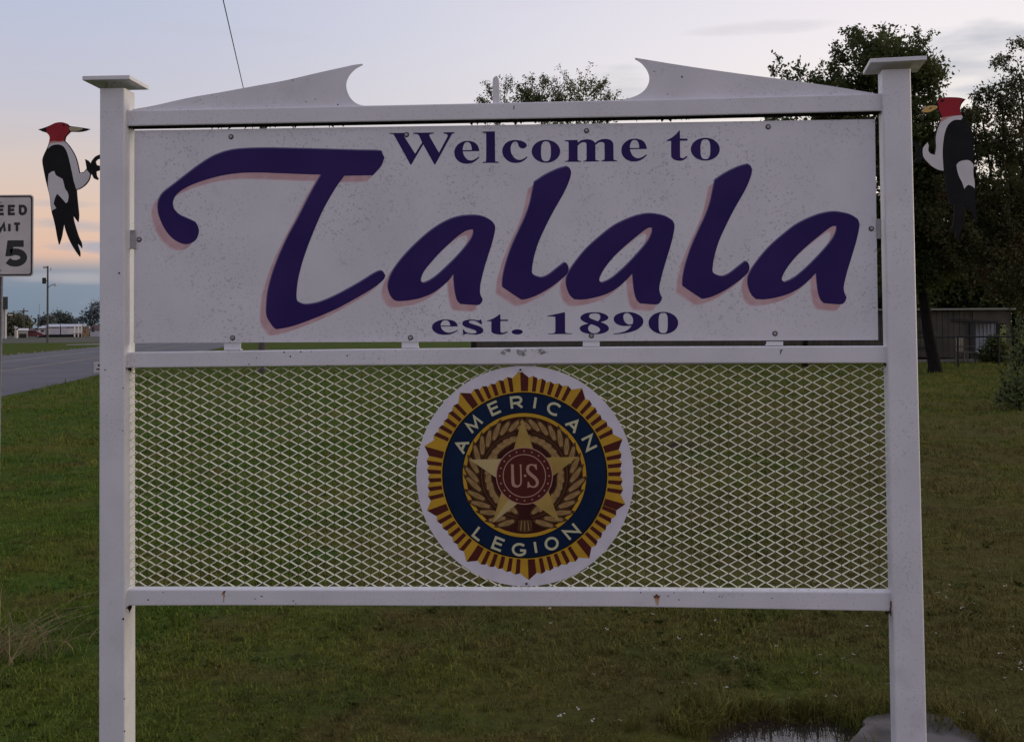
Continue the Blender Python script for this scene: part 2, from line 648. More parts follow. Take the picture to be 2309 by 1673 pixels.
def strand(pts, tilt, w=.0052, th=.0022):
    rings = []
    for p in pts:
        o = Vector((0, .35 * w * tilt, w * .5))
        q = Vector((0, th, 0))
        rings.append([p - o - q * .5, p + o - q * .5, p + o + q * .5, p - o + q * .5])
    mb.loft(rings, 0, False, caps=False)


for j in range(0, 51):
    y = j
    off = 0.0 if j % 2 == 0 else .5
    for i in range(0, 43):
        x0 = i - .5 + off + .5
        for sgn in (-1, 1):
            # from a knuckle on row j to the next knuckle half a diamond along on row j + 1
            xa, xb = x0 + sgn * .07, x0 + sgn * .43
            if min(xa, xb) < -.05 or max(xa, xb) > NX + .05:
                continue
            p = [SG(x0 + sgn * .02, y), SG(xa, y + .06), SG(xb, y + .94), SG(x0 + sgn * .48, y + 1)]
            for q_ in (1, 2):
                p[q_] = p[q_] + Vector((wob.normal(0, .0004), wob.normal(0, .0006), wob.normal(0, .0005)))
            w = .0031 if sgn > 0 else .0039
            strand(p, 1.0 if sgn < 0 else .8, w)
screen = mb.build('mesh_screen', M['screen'], sign)

# the lettered panel
PF = .046
panel_m = MB()
pc = [(303.2, 294.8), (1000, 284.4), (1973.0, 269.4), (1980.3, 766.8), (1400, 768.8), (301.6, 773.4)]
plate(panel_m, pc, lambda u, v: SP(u, v, PF), lambda u, v: SP(u, v, PF) + Vector((0, .003, 0)))
panel = panel_m.build('panel', M['panel'], sign)

cA, cB = crop(280, 280, 2.668), crop(1100, 280, 2.465)
T = [(1538, 163), (1553, 176), (1566, 203), (1545, 255), (1496, 309), (1325, 312), (1270, 388), (1200, 510), (1140, 645), (1085, 790), (1050, 915), (1038, 1000), (1037, 1045), (1045, 1070), (1085, 1086),
     (1140, 1082), (1200, 1065), (1300, 1020), (1420, 953), (1500, 903), (1540, 885), (1560, 890), (1572, 910), (1558, 938), (1500, 985), (1400, 1045), (1280, 1110), (1150, 1166), (1020, 1213),
     (930, 1232), (905, 1228), (878, 1195), (858, 1155), (856, 1100), (865, 1010), (890, 910), (930, 800), (985, 680), (1050, 560), (1110, 442), (1155, 360), (1187, 305), (1080, 302), (950, 297), (800, 292),
     (700, 295), (600, 308), (500, 333), (410, 365), (352, 395), (315, 425), (297, 455), (294, 487), (305, 517), (335, 548), (375, 567), (415, 585), (436, 600), (450, 640), (440, 682), (420, 706), (384, 722), (345, 718), (300, 695),
     (260, 655), (228, 600), (208, 545), (203, 490), (213, 450), (238, 413), (300, 365), (400, 287), (480, 230), (550, 190), (635, 162), (720, 151), (850, 147), (1000, 149), (1200, 154), (1400, 160)]
A1o = [(2085, 551), (2150, 556), (2200, 578), (2228, 605), (2231, 640), (2215, 710), (2190, 790), (2165, 872), (2146, 950), (2140, 1000), (2145, 1030), (2157, 1052), (2150, 1072), (2130, 1088), (2080, 1086), (2022, 1082),
       (2003, 1060), (1991, 1010), (1984, 950), (1982, 900), (1950, 943), (1900, 986), (1850, 1020), (1780, 1047), (1700, 1062), (1636, 1063), (1606, 1040), (1590, 1000), (1588, 960), (1605, 908), (1640, 850), (1700, 778), (1770, 708), (1850, 640), (1930, 590), (2005, 561)]
A1h = [(2098, 633), (2101, 660), (2082, 702), (2040, 757), (1990, 812), (1930, 870), (1880, 915), (1840, 942), (1803, 957), (1786, 945), (1788, 920), (1808, 880), (1850, 828), (1900, 773), (1960, 715), (2020, 665), (2062, 640)]
L1 = [(440, 238), (456, 247), (463, 272), (450, 322), (420, 388), (370, 475), (320, 572), (280, 662), (256, 742), (246, 802), (247, 828), (262, 844), (300, 854), (340, 838), (385, 803), (425, 772), (440, 776), (449, 800), (440, 832),
      (400, 870), (330, 920), (260, 957), (197, 975), (168, 964), (80, 905), (84, 850), (100, 780), (130, 690), (170, 600), (206, 522), (232, 450), (247, 380), (259, 325), (320, 285), (390, 252)]
A2o = [(915, 500), (985, 514), (1030, 540), (1038, 570), (1025, 642), (1000, 730), (975, 812), (958, 880), (953, 915), (958, 942), (969, 965), (960, 987), (940, 1002), (890, 1000), (845, 996), (826, 974), (814, 930), (808, 880), (804, 830),
       (770, 867), (720, 910), (660, 944), (590, 965), (530, 975), (480, 974), (455, 950), (438, 905), (436, 865), (450, 825), (490, 765), (550, 693), (620, 630), (700, 568), (790, 524), (860, 504)]
A2h = [(914, 576), (912, 606), (890, 652), (850, 702), (800, 757), (750, 807), (700, 850), (665, 872), (634, 884), (620, 870), (625, 845), (650, 800), (700, 738), (760, 680), (820, 630), (868, 592), (893, 577)]
L2 = [(x * 1.010 + 1001, y * 1.011 - 15.6) for x, y in L1]
q = lambda P_: [(1445 + (x - 436) * 621 / 602, 490 + (y - 500) * 1.018) for x, y in P_]
A3o, A3h = q(A2o), q(A2h)
words = [(T, None, cA), (A1o, A1h, cA), (L1, None, cB), (A2o, A2h, cB), (L2, None, cB), (A3o, A3h, cB)]
for o_, h_, c_ in words:
    loops = [smooth_poly(trace(o_, c_), 4, 42)] + ([smooth_poly(trace(h_, c_), 4, 60)] if h_ else [])
    mb = MB()
    # printed drop shade, soft at its rim: three outlines of growing strength
    flat(mb, loops, lambda u, v: SP(u - 15.2, v + 15.2, PF - .00015), 3)
    flat(mb, loops, lambda u, v: SP(u - 12.6, v + 12.6, PF - .0003), 2)
    flat(mb, loops, lambda u, v: SP(u - 1.6, v - 2.6, PF - .0006), 1)
    flat(mb, loops, lambda u, v: SP(u, v, PF - .0009), 0)
    mb.build('letter', [M['navy'], M['violet'], M['shade'], M['shade_rim']], panel)

w1, w2 = crop(870, 285, 5.67), crop(1250, 285, 5.67)
e1, e2 = crop(960, 690, 7.56), crop(1220, 690, 7.0875)
Wg = [(50, 88), (300, 86), (293, 106), (245, 112), (234, 125), (247, 152), (375, 352), (463, 210), (428, 130), (408, 105), (350, 96), (350, 84), (615, 82), (615, 94), (562, 103), (556, 120), (577, 162), (680, 340), (790, 130), (785, 106), (738, 92), (738, 80), (880, 77), (878, 88),
      (848, 102), (830, 130), (632, 490), (620, 490), (478, 234), (325, 492), (314, 492), (110, 125), (90, 103), (50, 97)]
Eg = [(1197, 320), (1190, 290), (1175, 248), (1140, 212), (1090, 193), (1040, 188), (980, 198), (920, 235), (885, 285), (876, 335), (885, 390), (920, 440), (970, 470), (1030, 481), (1090, 473), (1140, 450), (1180, 417), (1198, 396), (1190, 388), (1168, 404), (1130, 427),
      (1090, 438), (1050, 430), (1015, 400), (992, 355), (985, 322)]
Eh = [(982, 307), (985, 270), (1000, 230), (1022, 208), (1052, 205), (1080, 224), (1095, 262), (1100, 306)]
lg = [(1235, 70), (1395, 66), (1398, 430), (1407, 450), (1448, 460), (1446, 469), (1235, 470), (1235, 461), (1270, 452), (1282, 430), (1282, 112), (1273, 90), (1235, 79)]
cg = [(1812, 393), (1780, 430), (1730, 458), (1670, 470), (1610, 465), (1550, 435), (1505, 385), (1488, 325), (1500, 265), (1540, 212), (1600, 183), (1670, 178), (1740, 190), (1785, 215), (1802, 245), (1790, 270), (1760, 285), (1725, 280), (1700, 258), (1690, 230), (1680, 207),
      (1655, 198), (1625, 210), (1602, 245), (1595, 290), (1605, 345), (1635, 395), (1675, 425), (1720, 430), (1770, 412), (1803, 387)]


def ell(cx, cy, rx, ry, n=36, e=1.0):
    out = []
    for k in range(n):
        c, s = math.cos(2 * math.pi * k / n), math.sin(2 * math.pi * k / n)
        out.append((cx + rx * math.copysign(abs(c) ** e, c), cy + ry * math.copysign(abs(s) ** e, s)))
    return out


mg = [(135, 180), (298, 176), (300, 210), (340, 182), (400, 168), (460, 172), (500, 190), (522, 216), (560, 185), (620, 165), (680, 165), (725, 182), (750, 215), (755, 250), (757, 410), (767, 432), (802, 440), (800, 449), (600, 452), (598, 443), (630, 435), (642, 410), (640, 235), (630, 212),
      (605, 203), (570, 210), (525, 240), (525, 410), (535, 435), (575, 443), (572, 452), (370, 454), (368, 446), (400, 438), (412, 410), (410, 235), (400, 212), (375, 205), (340, 215), (298, 250), (298, 415), (308, 438), (345, 448), (342, 456), (135, 456), (135, 447), (170, 440), (182, 415), (182, 220), (172, 198), (135, 191)]
tg = [(1604, 55), (1607, 158), (1703, 160), (1703, 186), (1607, 186), (1608, 380), (1618, 402), (1640, 408), (1665, 400), (1692, 379), (1702, 385), (1680, 415), (1640, 438), (1590, 443), (1535, 430), (1505, 405), (1493, 370), (1493, 190), (1437, 190), (1437, 180), (1500, 147), (1555, 103), (1592, 60)]
sg = [(945, 230), (960, 310), (945, 315), (905, 285), (850, 258), (790, 248), (745, 258), (735, 275), (760, 298), (850, 325), (920, 350), (970, 385), (983, 415), (970, 450), (920, 478), (850, 488), (780, 485), (720, 475), (680, 478), (655, 490), (638, 490), (630, 400), (645, 402), (680, 440), (740, 463),
      (810, 470), (855, 460), (865, 440), (850, 420), (780, 392), (690, 365), (640, 335), (622, 300), (640, 262), (700, 238), (770, 230), (840, 235), (890, 245), (920, 240), (930, 230)]
g1 = [(383, 100), (385, 415), (402, 432), (498, 440), (496, 448), (110, 450), (110, 441), (200, 435), (228, 412), (228, 192), (215, 174), (180, 168), (105, 168), (100, 158), (200, 138), (330, 109)]
g8 = [(850, 100), (940, 105), (1020, 130), (1065, 160), (1075, 185), (1060, 215), (1010, 240), (955, 255), (1020, 285), (1065, 315), (1085, 355), (1070, 395), (1010, 430), (930, 448), (850, 450), (760, 445), (680, 425), (635, 395), (617, 360), (635, 325), (690, 298), (755, 283), (690, 255), (640, 220), (628, 188), (650, 150), (710, 118), (780, 103)]
g8a = [(765, 160), (790, 130), (850, 118), (915, 125), (945, 155), (945, 195), (925, 230), (905, 242), (850, 222), (785, 195)]
g8b = [(800, 292), (850, 308), (910, 335), (942, 370), (938, 400), (900, 428), (850, 437), (800, 425), (765, 395), (752, 355), (765, 320)]
g9 = [(1380, 97), (1470, 105), (1560, 140), (1615, 185), (1635, 240), (1620, 300), (1560, 360), (1470, 405), (1360, 432), (1250, 447), (1165, 454), (1155, 444), (1250, 430), (1340, 405), (1400, 370), (1450, 315), (1380, 320), (1300, 318), (1220, 295), (1175, 255), (1160, 215), (1175, 165), (1220, 130), (1300, 103)]
g9a = [(1380, 112), (1420, 130), (1455, 170), (1472, 225), (1465, 285), (1420, 297), (1385, 290), (1345, 260), (1320, 215), (1315, 165), (1335, 125)]


def refit(P_, src, dst):
    (a, b, c, d), (e, f, g, h) = src, dst
    return [(e + (x - a) * (g - e) / (c - a), f + (y - b) * (h - f) / (d - b)) for x, y in P_]


bE, bT = (876, 188, 1198, 481), (1437, 55, 1703, 443)
small = [([Wg], w1, 35), ([Eg, Eh], w1, 50), ([lg], w1, 40), ([cg], w1, 60), ([ell(2047, 322, 182, 146), ell(2047, 322, 63, 127, 28, .72)], w1, 80),
         ([mg], w2, 40), ([refit(Eg, bE, (857, 160, 1185, 453)), refit(Eh, bE, (857, 160, 1185, 453))], w2, 50), ([tg], w2, 45), ([ell(1930, 295, 185, 146), ell(1931, 295, 63, 126, 28, .72)], w2, 80),
         ([refit(Eg, bE, (108, 230, 550, 492)), refit(Eh, bE, (108, 230, 550, 492))], e1, 50), ([sg], e1, 55), ([refit(tg, bT, (1043, 140, 1403, 487))], e1, 45), ([ell(1560, 442, 95, 44)], e1, 80),
         ([g1], e2, 40), ([g8, g8a, g8b], e2, 60), ([g9, g9a], e2, 60), ([ell(1955, 272, 237, 178), ell(1952, 272, 73, 160, 28, .6)], e2, 80)]
for loops, c_, cor in small:
    mb = MB()
    flat(mb, [smooth_poly(trace(L, c_), 3, cor) for L in loops], lambda u, v: SP(u, v, PF - .0005))
    mb.build('letter', M['navy'], panel)


def bolt(u, v, parent, d, r=.0074, name='bolt'):
    p = SP(u, v, d)
    mb = MB()
    n = 14
    for rr, y0, y1, mi in ((r * 1.30, 0, -.0015, 1), (r * .78, -.0014, -.0050, 0)):
        rings = [[p + Vector((rr * k * math.cos(2 * math.pi * i / n), y, rr * k * math.sin(2 * math.pi * i / n))) for i in range(n)] for y, k in ((y0, 1), (y1 * .7, 1), (y1, .75))]
        mb.loft(rings, mi, False)
    return mb.build(name, [M['steel'], M['washer']], parent)


for u, v in ((521, 309), (916.5, 304.5), (1322.5, 295.5), (1732, 286.5), (524.5, 762.0), (925.5, 761.5), (1333.5, 757.0), (1747.5, 752.0), (314.0, 540.5), (1964.5, 516.0)):
    bolt(u, v, panel, PF)

# brackets: little angle clips between the panel and the frame
def bracket(u0, v0, u1, v1, d=.050, m_=None):
    a, b = SP(u0, v0, d), SP(u1, v1, d)
    mb = MB().box((a.x, d, b.z), (b.x, d + .004, a.z)).box((a.x, d + .0042, b.z), (b.x, d + .024, b.z + .004))
    return mb.build('bracket', m_ or M['paint'], sign, bevel=.0012)


for u in (524, 924.5, 1333, 1747):
    vb = float(np.interp(u, (287, 800, 1400, 2004), (792.5, 786, 780.5, 778)))
    bracket(u - 19, 770, u + 19, vb)
bracket(292.5, 519, 304.5, 561, .036, M['bracket'])
bracket(1977.5, 494, 1988.0, 538, .036, M['bracket'])

# rust and grime that sit on the frame as marks of their own shape
def smear(loop, c_, d, m_, name='rust_mark'):
    mb = MB()
    flat(mb, [smooth_poly(trace(loop, c_), 3, 70)], lambda u, v: SP(u, v, d))
    return mb.build(name, m_, sign)


cr5 = crop(1400, 1200, 3.24)
smear([(248, 470), (258, 466), (285, 468), (281, 490), (277, 515), (270, 532), (260, 534), (252, 512)], cr5, RD - .0004, M['stain'])
smear([(232, 458), (248, 464), (255, 452), (268, 452), (274, 464), (290, 458), (282, 472), (270, 482), (258, 478), (246, 484), (240, 470)], cr5, RD - .0008, M['rust'])
cr6 = crop(200, 1250, 4.536)
smear([(1362, 395), (1385, 372), (1398, 380), (1392, 402), (1400, 430), (1388, 428), (1383, 490), (1374, 490), (1376, 425), (1364, 415)], cr6, RD - .0004, M['stain'])
smear([(1368, 388), (1385, 368), (1400, 374), (1390, 396), (1378, 402)], cr6, RD - .0008, M['rust'])
c8 = crop(170, 150, 9.66)
for loop in ([(560, 330), (760, 335), (1000, 330), (1010, 380), (880, 420), (800, 520), (700, 480), (640, 540), (600, 430), (550, 400)], [(690, 600), (760, 590), (810, 640), (740, 680), (690, 650)],
             [(800, 740), (840, 750), (820, 790), (790, 770)], [(700, 930), (760, 940), (740, 980), (690, 960)], [(620, 520), (690, 530), (660, 570), (610, 560)]):
    smear(loop, c8, -.0005, M['mildew'], 'mildew_stain')
crq = crop(800, 755, 3.78)
for loop in ([(1200, 118), (1330, 116), (1350, 140), (1270, 175), (1215, 165)], [(1380, 130), (1460, 118), (1480, 160), (1430, 185), (1385, 170)], [(1500, 120), (1640, 118), (1650, 150), (1540, 175)], [(1720, 125), (1790, 120), (1780, 165), (1730, 170)],
             [(0, 150), (90, 150), (95, 200), (20, 210)], [(160, 130), (200, 140), (210, 210), (170, 200)], [(1140, 140), (1175, 145), (1165, 195), (1140, 180)]):
    smear(loop, crq, RD - .0005, M['mildew'], 'mildew_stain')
cr4 = crop(1400, 760, 3.24)
smear([(1158, 88), (1166, 98), (1176, 90), (1184, 88), (1174, 104), (1170, 126), (1164, 126), (1164, 104)], cr4, RD - .0004, M['rust'])
for x, y, r_ in ((145, 440, 5), (345, 464, 5), (388, 440, 4), (425, 492, 5), (605, 434, 5), (718, 469, 4), (738, 470, 4), (888, 456, 3), (1104, 480, 4)):
    smear([(x + r_ * math.cos(t * 1.26) * random.uniform(.7, 1.2), y + r_ * 1.3 * math.sin(t * 1.26)) for t in range(5)], cr5, RD - .0004, M['grime'], 'paint_chip')
for x, y, r_ in ((608, 462, 9), (760, 385, 6), (1702, 452, 7), (1768, 426, 9), (2094, 474, 8), (2120, 502, 7)):
    smear([(x + r_ * math.cos(t * 1.26) * random.uniform(.8, 1.4), y + r_ * .8 * math.sin(t * 1.26)) for t in range(5)], cr6, RD - .0004, M['grime'], 'paint_chip')
crm = crop(280, 755, 4.36)
for x, y, r_ in ((1572, 172, 11), (1736, 168, 9), (1632, 212, 10), (1300, 228, 6), (1228, 288, 8), (2002, 300, 8), (1842, 164, 5), (2192, 205, 9), (1138, 152, 6)):
    smear([(x + r_ * math.cos(t * 1.26) * random.uniform(.6, 1.2), y + r_ * math.sin(t * 1.26) * random.uniform(.7, 1.2)) for t in range(5)], crm, RD - .0004, M['grime'], 'paint_chip')
ct7 = crop(1000, 100, 2.062)
for x, y, r_ in ((980, 127, 3), (1109, 153, 4.2), (1042, 233, 3)):
    smear([(x + r_ * math.cos(t * 1.26), y + r_ * math.sin(t * 1.26) * random.uniform(.7, 1.2)) for t in range(5)], ct7, .0466, M['grime'], 'paint_chip')
smear([(326, 286), (330, 287), (329, 303), (325, 304)], ct7, RD - .0004, M['grime'], 'paint_chip')
cs6 = crop(180, 100, 3.335)
for x, y, r_ in ((1602, 272, 5), (905, 418, 4), (1700, 434, 5), (1770, 415, 4), (1940, 455, 6)):
    smear([(x + r_ * math.cos(t * 1.26), y + r_ * math.sin(t * 1.26) * random.uniform(.7, 1.2)) for t in range(5)], cs6, .0466, M['grime'], 'paint_chip')
for u, v, r_, d_ in ((268.5, 616, 2.2, 0), (237, 834, 1.6, 0), (277.5, 875, 1.4, 0), (277, 971, 1.6, 0), (278, 1395, 2.6, 0), (281, 1575, 1.6, 0), (281.0, 1648, 1.8, 0), (2045, 1098, 1.8, -.002), (2051, 1099, 1.4, -.002), (2030, 640, 1.5, -.001), (2021, 1580, 1.8, .004), (2027, 1618, 1.5, .003)):
    smear([(u + r_ * math.cos(t * 1.26) * random.uniform(.7, 1.2), v + r_ * math.sin(t * 1.26) * random.uniform(.8, 1.4)) for t in range(5)], crop(0, 0, 1), d_ - .0012, M['grime'], 'paint_chip')
# weld beads where the rails meet the posts, rust weeping at the lower right joint
for u, v0, v1 in ((288.5, 249, 284), (288.5, 795, 829), (288.5, 1330, 1365), (1990, 212, 250), (2003, 781, 818), (2010.5, 1336, 1377)):
    pts_ = []
    for k in range(9):
        p = SP(u, v0 + (v1 - v0) * k / 8, RD)
        pts_.append(p + Vector((rng.normal(0, .0006), -.0012 + rng.normal(0, .0006), 0)))
    MB().tube(pts_, [.0022 + .0012 * rng.random() for _ in pts_], 6).build('weld_bead', M['paint'], sign)
smear([(1966, 505), (1976, 500), (1980, 530), (1974, 560), (1978, 590), (1966, 600), (1962, 570), (1968, 540)], cr5, RD - .004, M['rust'])
# cobweb-black rot hanging at the rail ends and along the underside of the top rail
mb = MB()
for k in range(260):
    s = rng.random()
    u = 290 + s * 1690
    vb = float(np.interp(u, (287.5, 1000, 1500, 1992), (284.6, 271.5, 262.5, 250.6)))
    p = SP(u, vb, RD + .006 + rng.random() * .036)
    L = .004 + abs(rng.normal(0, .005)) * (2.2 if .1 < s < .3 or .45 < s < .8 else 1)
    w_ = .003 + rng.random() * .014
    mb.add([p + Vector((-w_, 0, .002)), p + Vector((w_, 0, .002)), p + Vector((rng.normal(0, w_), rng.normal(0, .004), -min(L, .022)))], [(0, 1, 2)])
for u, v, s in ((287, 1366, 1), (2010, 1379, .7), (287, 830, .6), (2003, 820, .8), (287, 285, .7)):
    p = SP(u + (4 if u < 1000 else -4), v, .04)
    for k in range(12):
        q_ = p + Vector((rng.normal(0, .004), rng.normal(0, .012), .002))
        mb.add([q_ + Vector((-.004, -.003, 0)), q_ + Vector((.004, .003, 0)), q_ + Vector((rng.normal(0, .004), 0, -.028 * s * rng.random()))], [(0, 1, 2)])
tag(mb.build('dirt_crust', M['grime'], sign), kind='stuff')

# ================================================================== round emblem on the screen
EC, ER = (1182.4, 1072.4), 245.0
ED = .0395
p0 = SP(EC[0], EC[1], ED)
ecut = SIGN_M @ p0
emblem = thing('emblem_sign', 'round emblem disc with sunburst, star and wreath reading American Legion fixed on the mesh screen', 'emblem sign', ecut, -YAW)
ER_m = (SP(EC[0] + ER, EC[1], ED) - SP(EC[0] - ER, EC[1], ED)).x / 2
M['e_white'] = mat('emblem_white', (.72, .70, .76), .4, (.66, .64, .70), 12.0)
M['e_gold'] = mat('emblem_gold', (.56, .33, .028), .45, (.48, .28, .022), 14.0, spec=.2)
M['e_maroon'] = mat('emblem_maroon', (.085, .018, .014), .45, spec=.12)
M['e_blue'] = mat('emblem_blue', (.0038, .0145, .046), .42, (.005, .019, .056), 12.0, spec=.12)
M['e_black'] = mat('emblem_black', (.010, .010, .012), .45, spec=.12)
M['e_letter'] = mat('emblem_letter', (.56, .55, .34), .45)
M['e_core'] = mat('emblem_core', (.040, .008, .007), .5, (.055, .012, .010), 6.0, spec=.12)
M['e_bronze'] = mat('emblem_bronze', (.105, .050, .016), .5, (.08, .038, .012), 40.0, spec=.2)
M['e_bronze_hi'] = mat('emblem_bronze_light', (.36, .225, .085), .5, spec=.2)
M['e_bronze_lo'] = mat('emblem_bronze_dark', (.055, .026, .010), .45, spec=.12)
M['e_star'] = mat('emblem_star', (.44, .30, .075), .45, (.36, .24, .06), 16.0, spec=.2)
M['e_star_hi'] = mat('emblem_star_light', (.50, .38, .17), .45)
M['e_pink'] = mat('emblem_rose', (.45, .25, .18), .45)


def EP(layer):
    """photo crop coordinates (unit radius 774, y down) to the disc's own plane"""
    return lambda x, y: Vector((x * ER_m, -.00035 * layer, -y * ER_m))


def disc_loops(r0, r1=None, n=96):
    L = [[(r0 * math.cos(2 * math.pi * k / n), r0 * math.sin(2 * math.pi * k / n)) for k in range(n)]]
    if r1:
        L.append([(r1 * math.cos(2 * math.pi * k / n), r1 * math.sin(2 * math.pi * k / n)) for k in range(n)])
    return L


mb = MB()
plate(mb, disc_loops(1.0)[0], lambda x, y: Vector((x * ER_m, 0, -y * ER_m * 1.008)), lambda x, y: Vector((x * ER_m, .003, -y * ER_m * 1.008)))
disc = mb.build('disc', M['e_white'], emblem)
# sunburst: ten points with smaller teeth between, each tooth a light and a dark facet
mb = MB()
CY = -.006
prof = [(-.105, .0, .955), (.105, .165, .868), (.165, .25, .862), (.25, .33, .842), (.33, .41, .838), (.41, .50, .842), (.50, .58, .862), (.58, .66, .868)]
teeth = []
for k in range(10):
    a = R(36 * k - 1.9)
    teeth.append((a, R(4.9), .960, .895))
    n = 5
    span0, span1 = R(4.9), R(36 - 4.9)
    for t in range(n):
        wd = (span1 - span0) / n
        am = a + span0 + wd * (t + .5)
        rr = (.914, .902, .893, .902, .914)[t]
        teeth.append((am, wd / 2, rr, rr - .020))
for am, hw, rt, rs in teeth:
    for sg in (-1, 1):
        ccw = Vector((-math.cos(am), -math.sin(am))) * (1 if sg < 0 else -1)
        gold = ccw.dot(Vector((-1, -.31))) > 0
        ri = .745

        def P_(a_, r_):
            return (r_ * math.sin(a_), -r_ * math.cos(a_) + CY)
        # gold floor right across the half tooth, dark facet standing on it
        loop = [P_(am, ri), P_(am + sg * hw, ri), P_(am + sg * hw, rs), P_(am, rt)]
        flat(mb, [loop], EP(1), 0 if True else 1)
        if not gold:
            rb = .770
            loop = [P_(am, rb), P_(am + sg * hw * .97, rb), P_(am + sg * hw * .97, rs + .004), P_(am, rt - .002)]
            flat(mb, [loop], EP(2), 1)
mb.build('sunburst', [M['e_gold'], M['e_maroon']], emblem)
mb = MB()
ring = lambda a, b: [[(x, y + CY) for x, y in L] for L in disc_loops(a, b)]
flat(mb, ring(.760, .742), EP(3), 1)
flat(mb, ring(.745, .570), EP(4), 0)
flat(mb, ring(.577, .566), EP(5), 1)
flat(mb, ring(.568, .536), EP(6), 2)
mb.build('ring', [M['e_blue'], M['e_black'], M['e_gold']], emblem)
mb = MB()
flat(mb, ring(.542, None), EP(5), 0)
core = mb.build('core', M['e_core'], emblem)


def e_letter(ch, x, y, w, h, rot, sw, layer, parent, m_, up=1):
    mb = MB()
    c, s = math.cos(rot), math.sin(rot)

    def fn(px_, py_):
        lx, ly = (px_ - w / 2), -(py_ - h / 2)
        return EP(layer)(x + lx * c - ly * s, y + lx * s + ly * c)
    for k, (pts, closed) in enumerate(GLYPH[ch]):
        f2 = (lambda a, b, k=k: fn(a, b) + Vector((0, -.00012 * k, 0)))
        add_stroke(mb, [(p[0] * w, p[1] * h) for p in pts], sw, f2, 0, bool(closed))
    return mb.build('letter', m_, parent)


for word, centres, hs in (('AMERICAN', [(383, 617), (472, 462), (620, 348), (778, 310), (909, 312), (1044, 355), (1180, 470), (1292, 596)], -1),
                          ('LEGION', [(505, 1240), (641, 1312), (786, 1350), (904, 1334), (1019, 1307), (1160, 1222)], 1)):
    for ch, (x, y) in zip(word, centres):
        X, Y = (x - 829) / 774, (y - 829) / 774
        a = math.atan2(X, -Y) if hs < 0 else math.atan2(-X, Y)
        r_ = math.hypot(X, Y)
        w = {'I': .02, 'E': .085, 'L': .075, 'R': .095, 'M': .125}.get(ch, .108)
        e_letter(ch, X, Y, w, .100, a, .0225, 7, emblem, M['e_letter'])

# wreath: two sprays of leaves rising from the bow to the star's tip
def leaf(mb, x, y, ang, L, w, layer):
    c, s = math.cos(ang), math.sin(ang)
    shp = [(0, 0), (.18, .34), (.42, .5), (.7, .36), (1.0, 0), (.7, -.36), (.42, -.5), (.18, -.34)]
    tr = lambda a, b: (x + (a * L) * s + (b * w) * c, y - (a * L) * c + (b * w) * s)
    out = smooth_poly([tr(a * 1.04 - .03, b * 1.3) for a, b in shp], 2, 75)
    flat(mb, [out], EP(layer), 2)
    flat(mb, [smooth_poly([tr(a, b) for a, b in shp], 2, 75)], EP(layer + .25), 0)
    for off in (-.24, .02, .27):
        st = [tr(.12, off * .5), tr(.42, off), tr(.8, off * .45)]
        add_stroke(mb, st, w * .17, EP(layer + .5), 1)


mbs = {}
lay = 7.0
mb = MB()
for side in (-1, 1):
    stem = []
    for k in range(15):
        t = k / 14
        phi = R(171 - 160 * t)           # angle from the top, clockwise
        r_ = .395
        tang = side * (phi - math.pi / 2)           # travels up the wreath
        stem.append((side * r_ * math.sin(phi), -r_ * math.cos(phi) + CY))
        for da, dr, L in ((-.46, .022, .235), (.52, -.026, .205)):
            rr = r_ + dr
            x_, y_ = side * rr * math.sin(phi + .04 * da), -rr * math.cos(phi + .04 * da) + CY
            lay += .03
            leaf(mb, x_, y_, tang - side * da * random.uniform(.85, 1.1), L * random.uniform(.92, 1.12) * (1 - .3 * max(t - .72, 0) * 3.6), .064, lay)
    add_stroke(mb, stem, .012, EP(lay + .6), 0)
flat(mb, [smooth_poly([(-.055, .405), (.055, .405), (.068, .44), (.07, .50), (.0, .515), (-.068, .50), (-.06, .44)], 3, 70)], EP(9.3), 0)
for k in range(-3, 4):
    add_stroke(mb, [(k * .014, .412), (k * .019, .50)], .006, EP(9.45), 2 if k % 2 else 1)
mb.build('wreath', [M['e_bronze'], M['e_bronze_hi'], M['e_bronze_lo']], emblem)
mb = MB()
st = R(-1.5)
for k in range(5):
    a = st + R(72 * k)
    tip = (.522 * math.sin(a), -.522 * math.cos(a))
    il = (.199 * math.sin(a - R(36)), -.199 * math.cos(a - R(36)))
    ir = (.199 * math.sin(a + R(36)), -.199 * math.cos(a + R(36)))
    flat(mb, [[(0, -0.0), il, tip]], EP(9.6), 1 if k in (3, 4) else 0)
    flat(mb, [[(0, -0.0), tip, ir]], EP(9.6), 1 if k == 4 else 0)
mb.build('star', [M['e_star'], M['e_star_hi']], emblem)
mb = MB()
flat(mb, disc_loops(.262, None, 64), EP(10.0), 0)
flat(mb, disc_loops(.262, .254, 64), EP(10.4), 1)
flat(mb, disc_loops(.199, .191, 64), EP(10.4), 1)
for k in range(20):
    a = 2 * math.pi * k / 20
    flat(mb, [ell(.227 * math.sin(a), -.227 * math.cos(a), .0075, .0075, 10)], EP(10.4), 1)
hub = mb.build('hub', [M['e_maroon'], M['e_pink']], emblem)
mb = MB()
c5 = lambda P_: [((x - 835) / 774, (y - 822) / 774) for x, y in P_]
flat(mb, [c5(smooth_poly([(735, 741), (766, 741), (760, 752), (764, 860), (772, 884), (790, 890), (803, 878), (806, 850), (804, 752), (798, 741), (822, 741), (815, 752), (817, 860), (805, 893), (780, 906), (755, 898), (743, 872), (741, 752)], 3, 45))], EP(10.8))
mb.build('letter', M['e_pink'], emblem)
mb = MB()
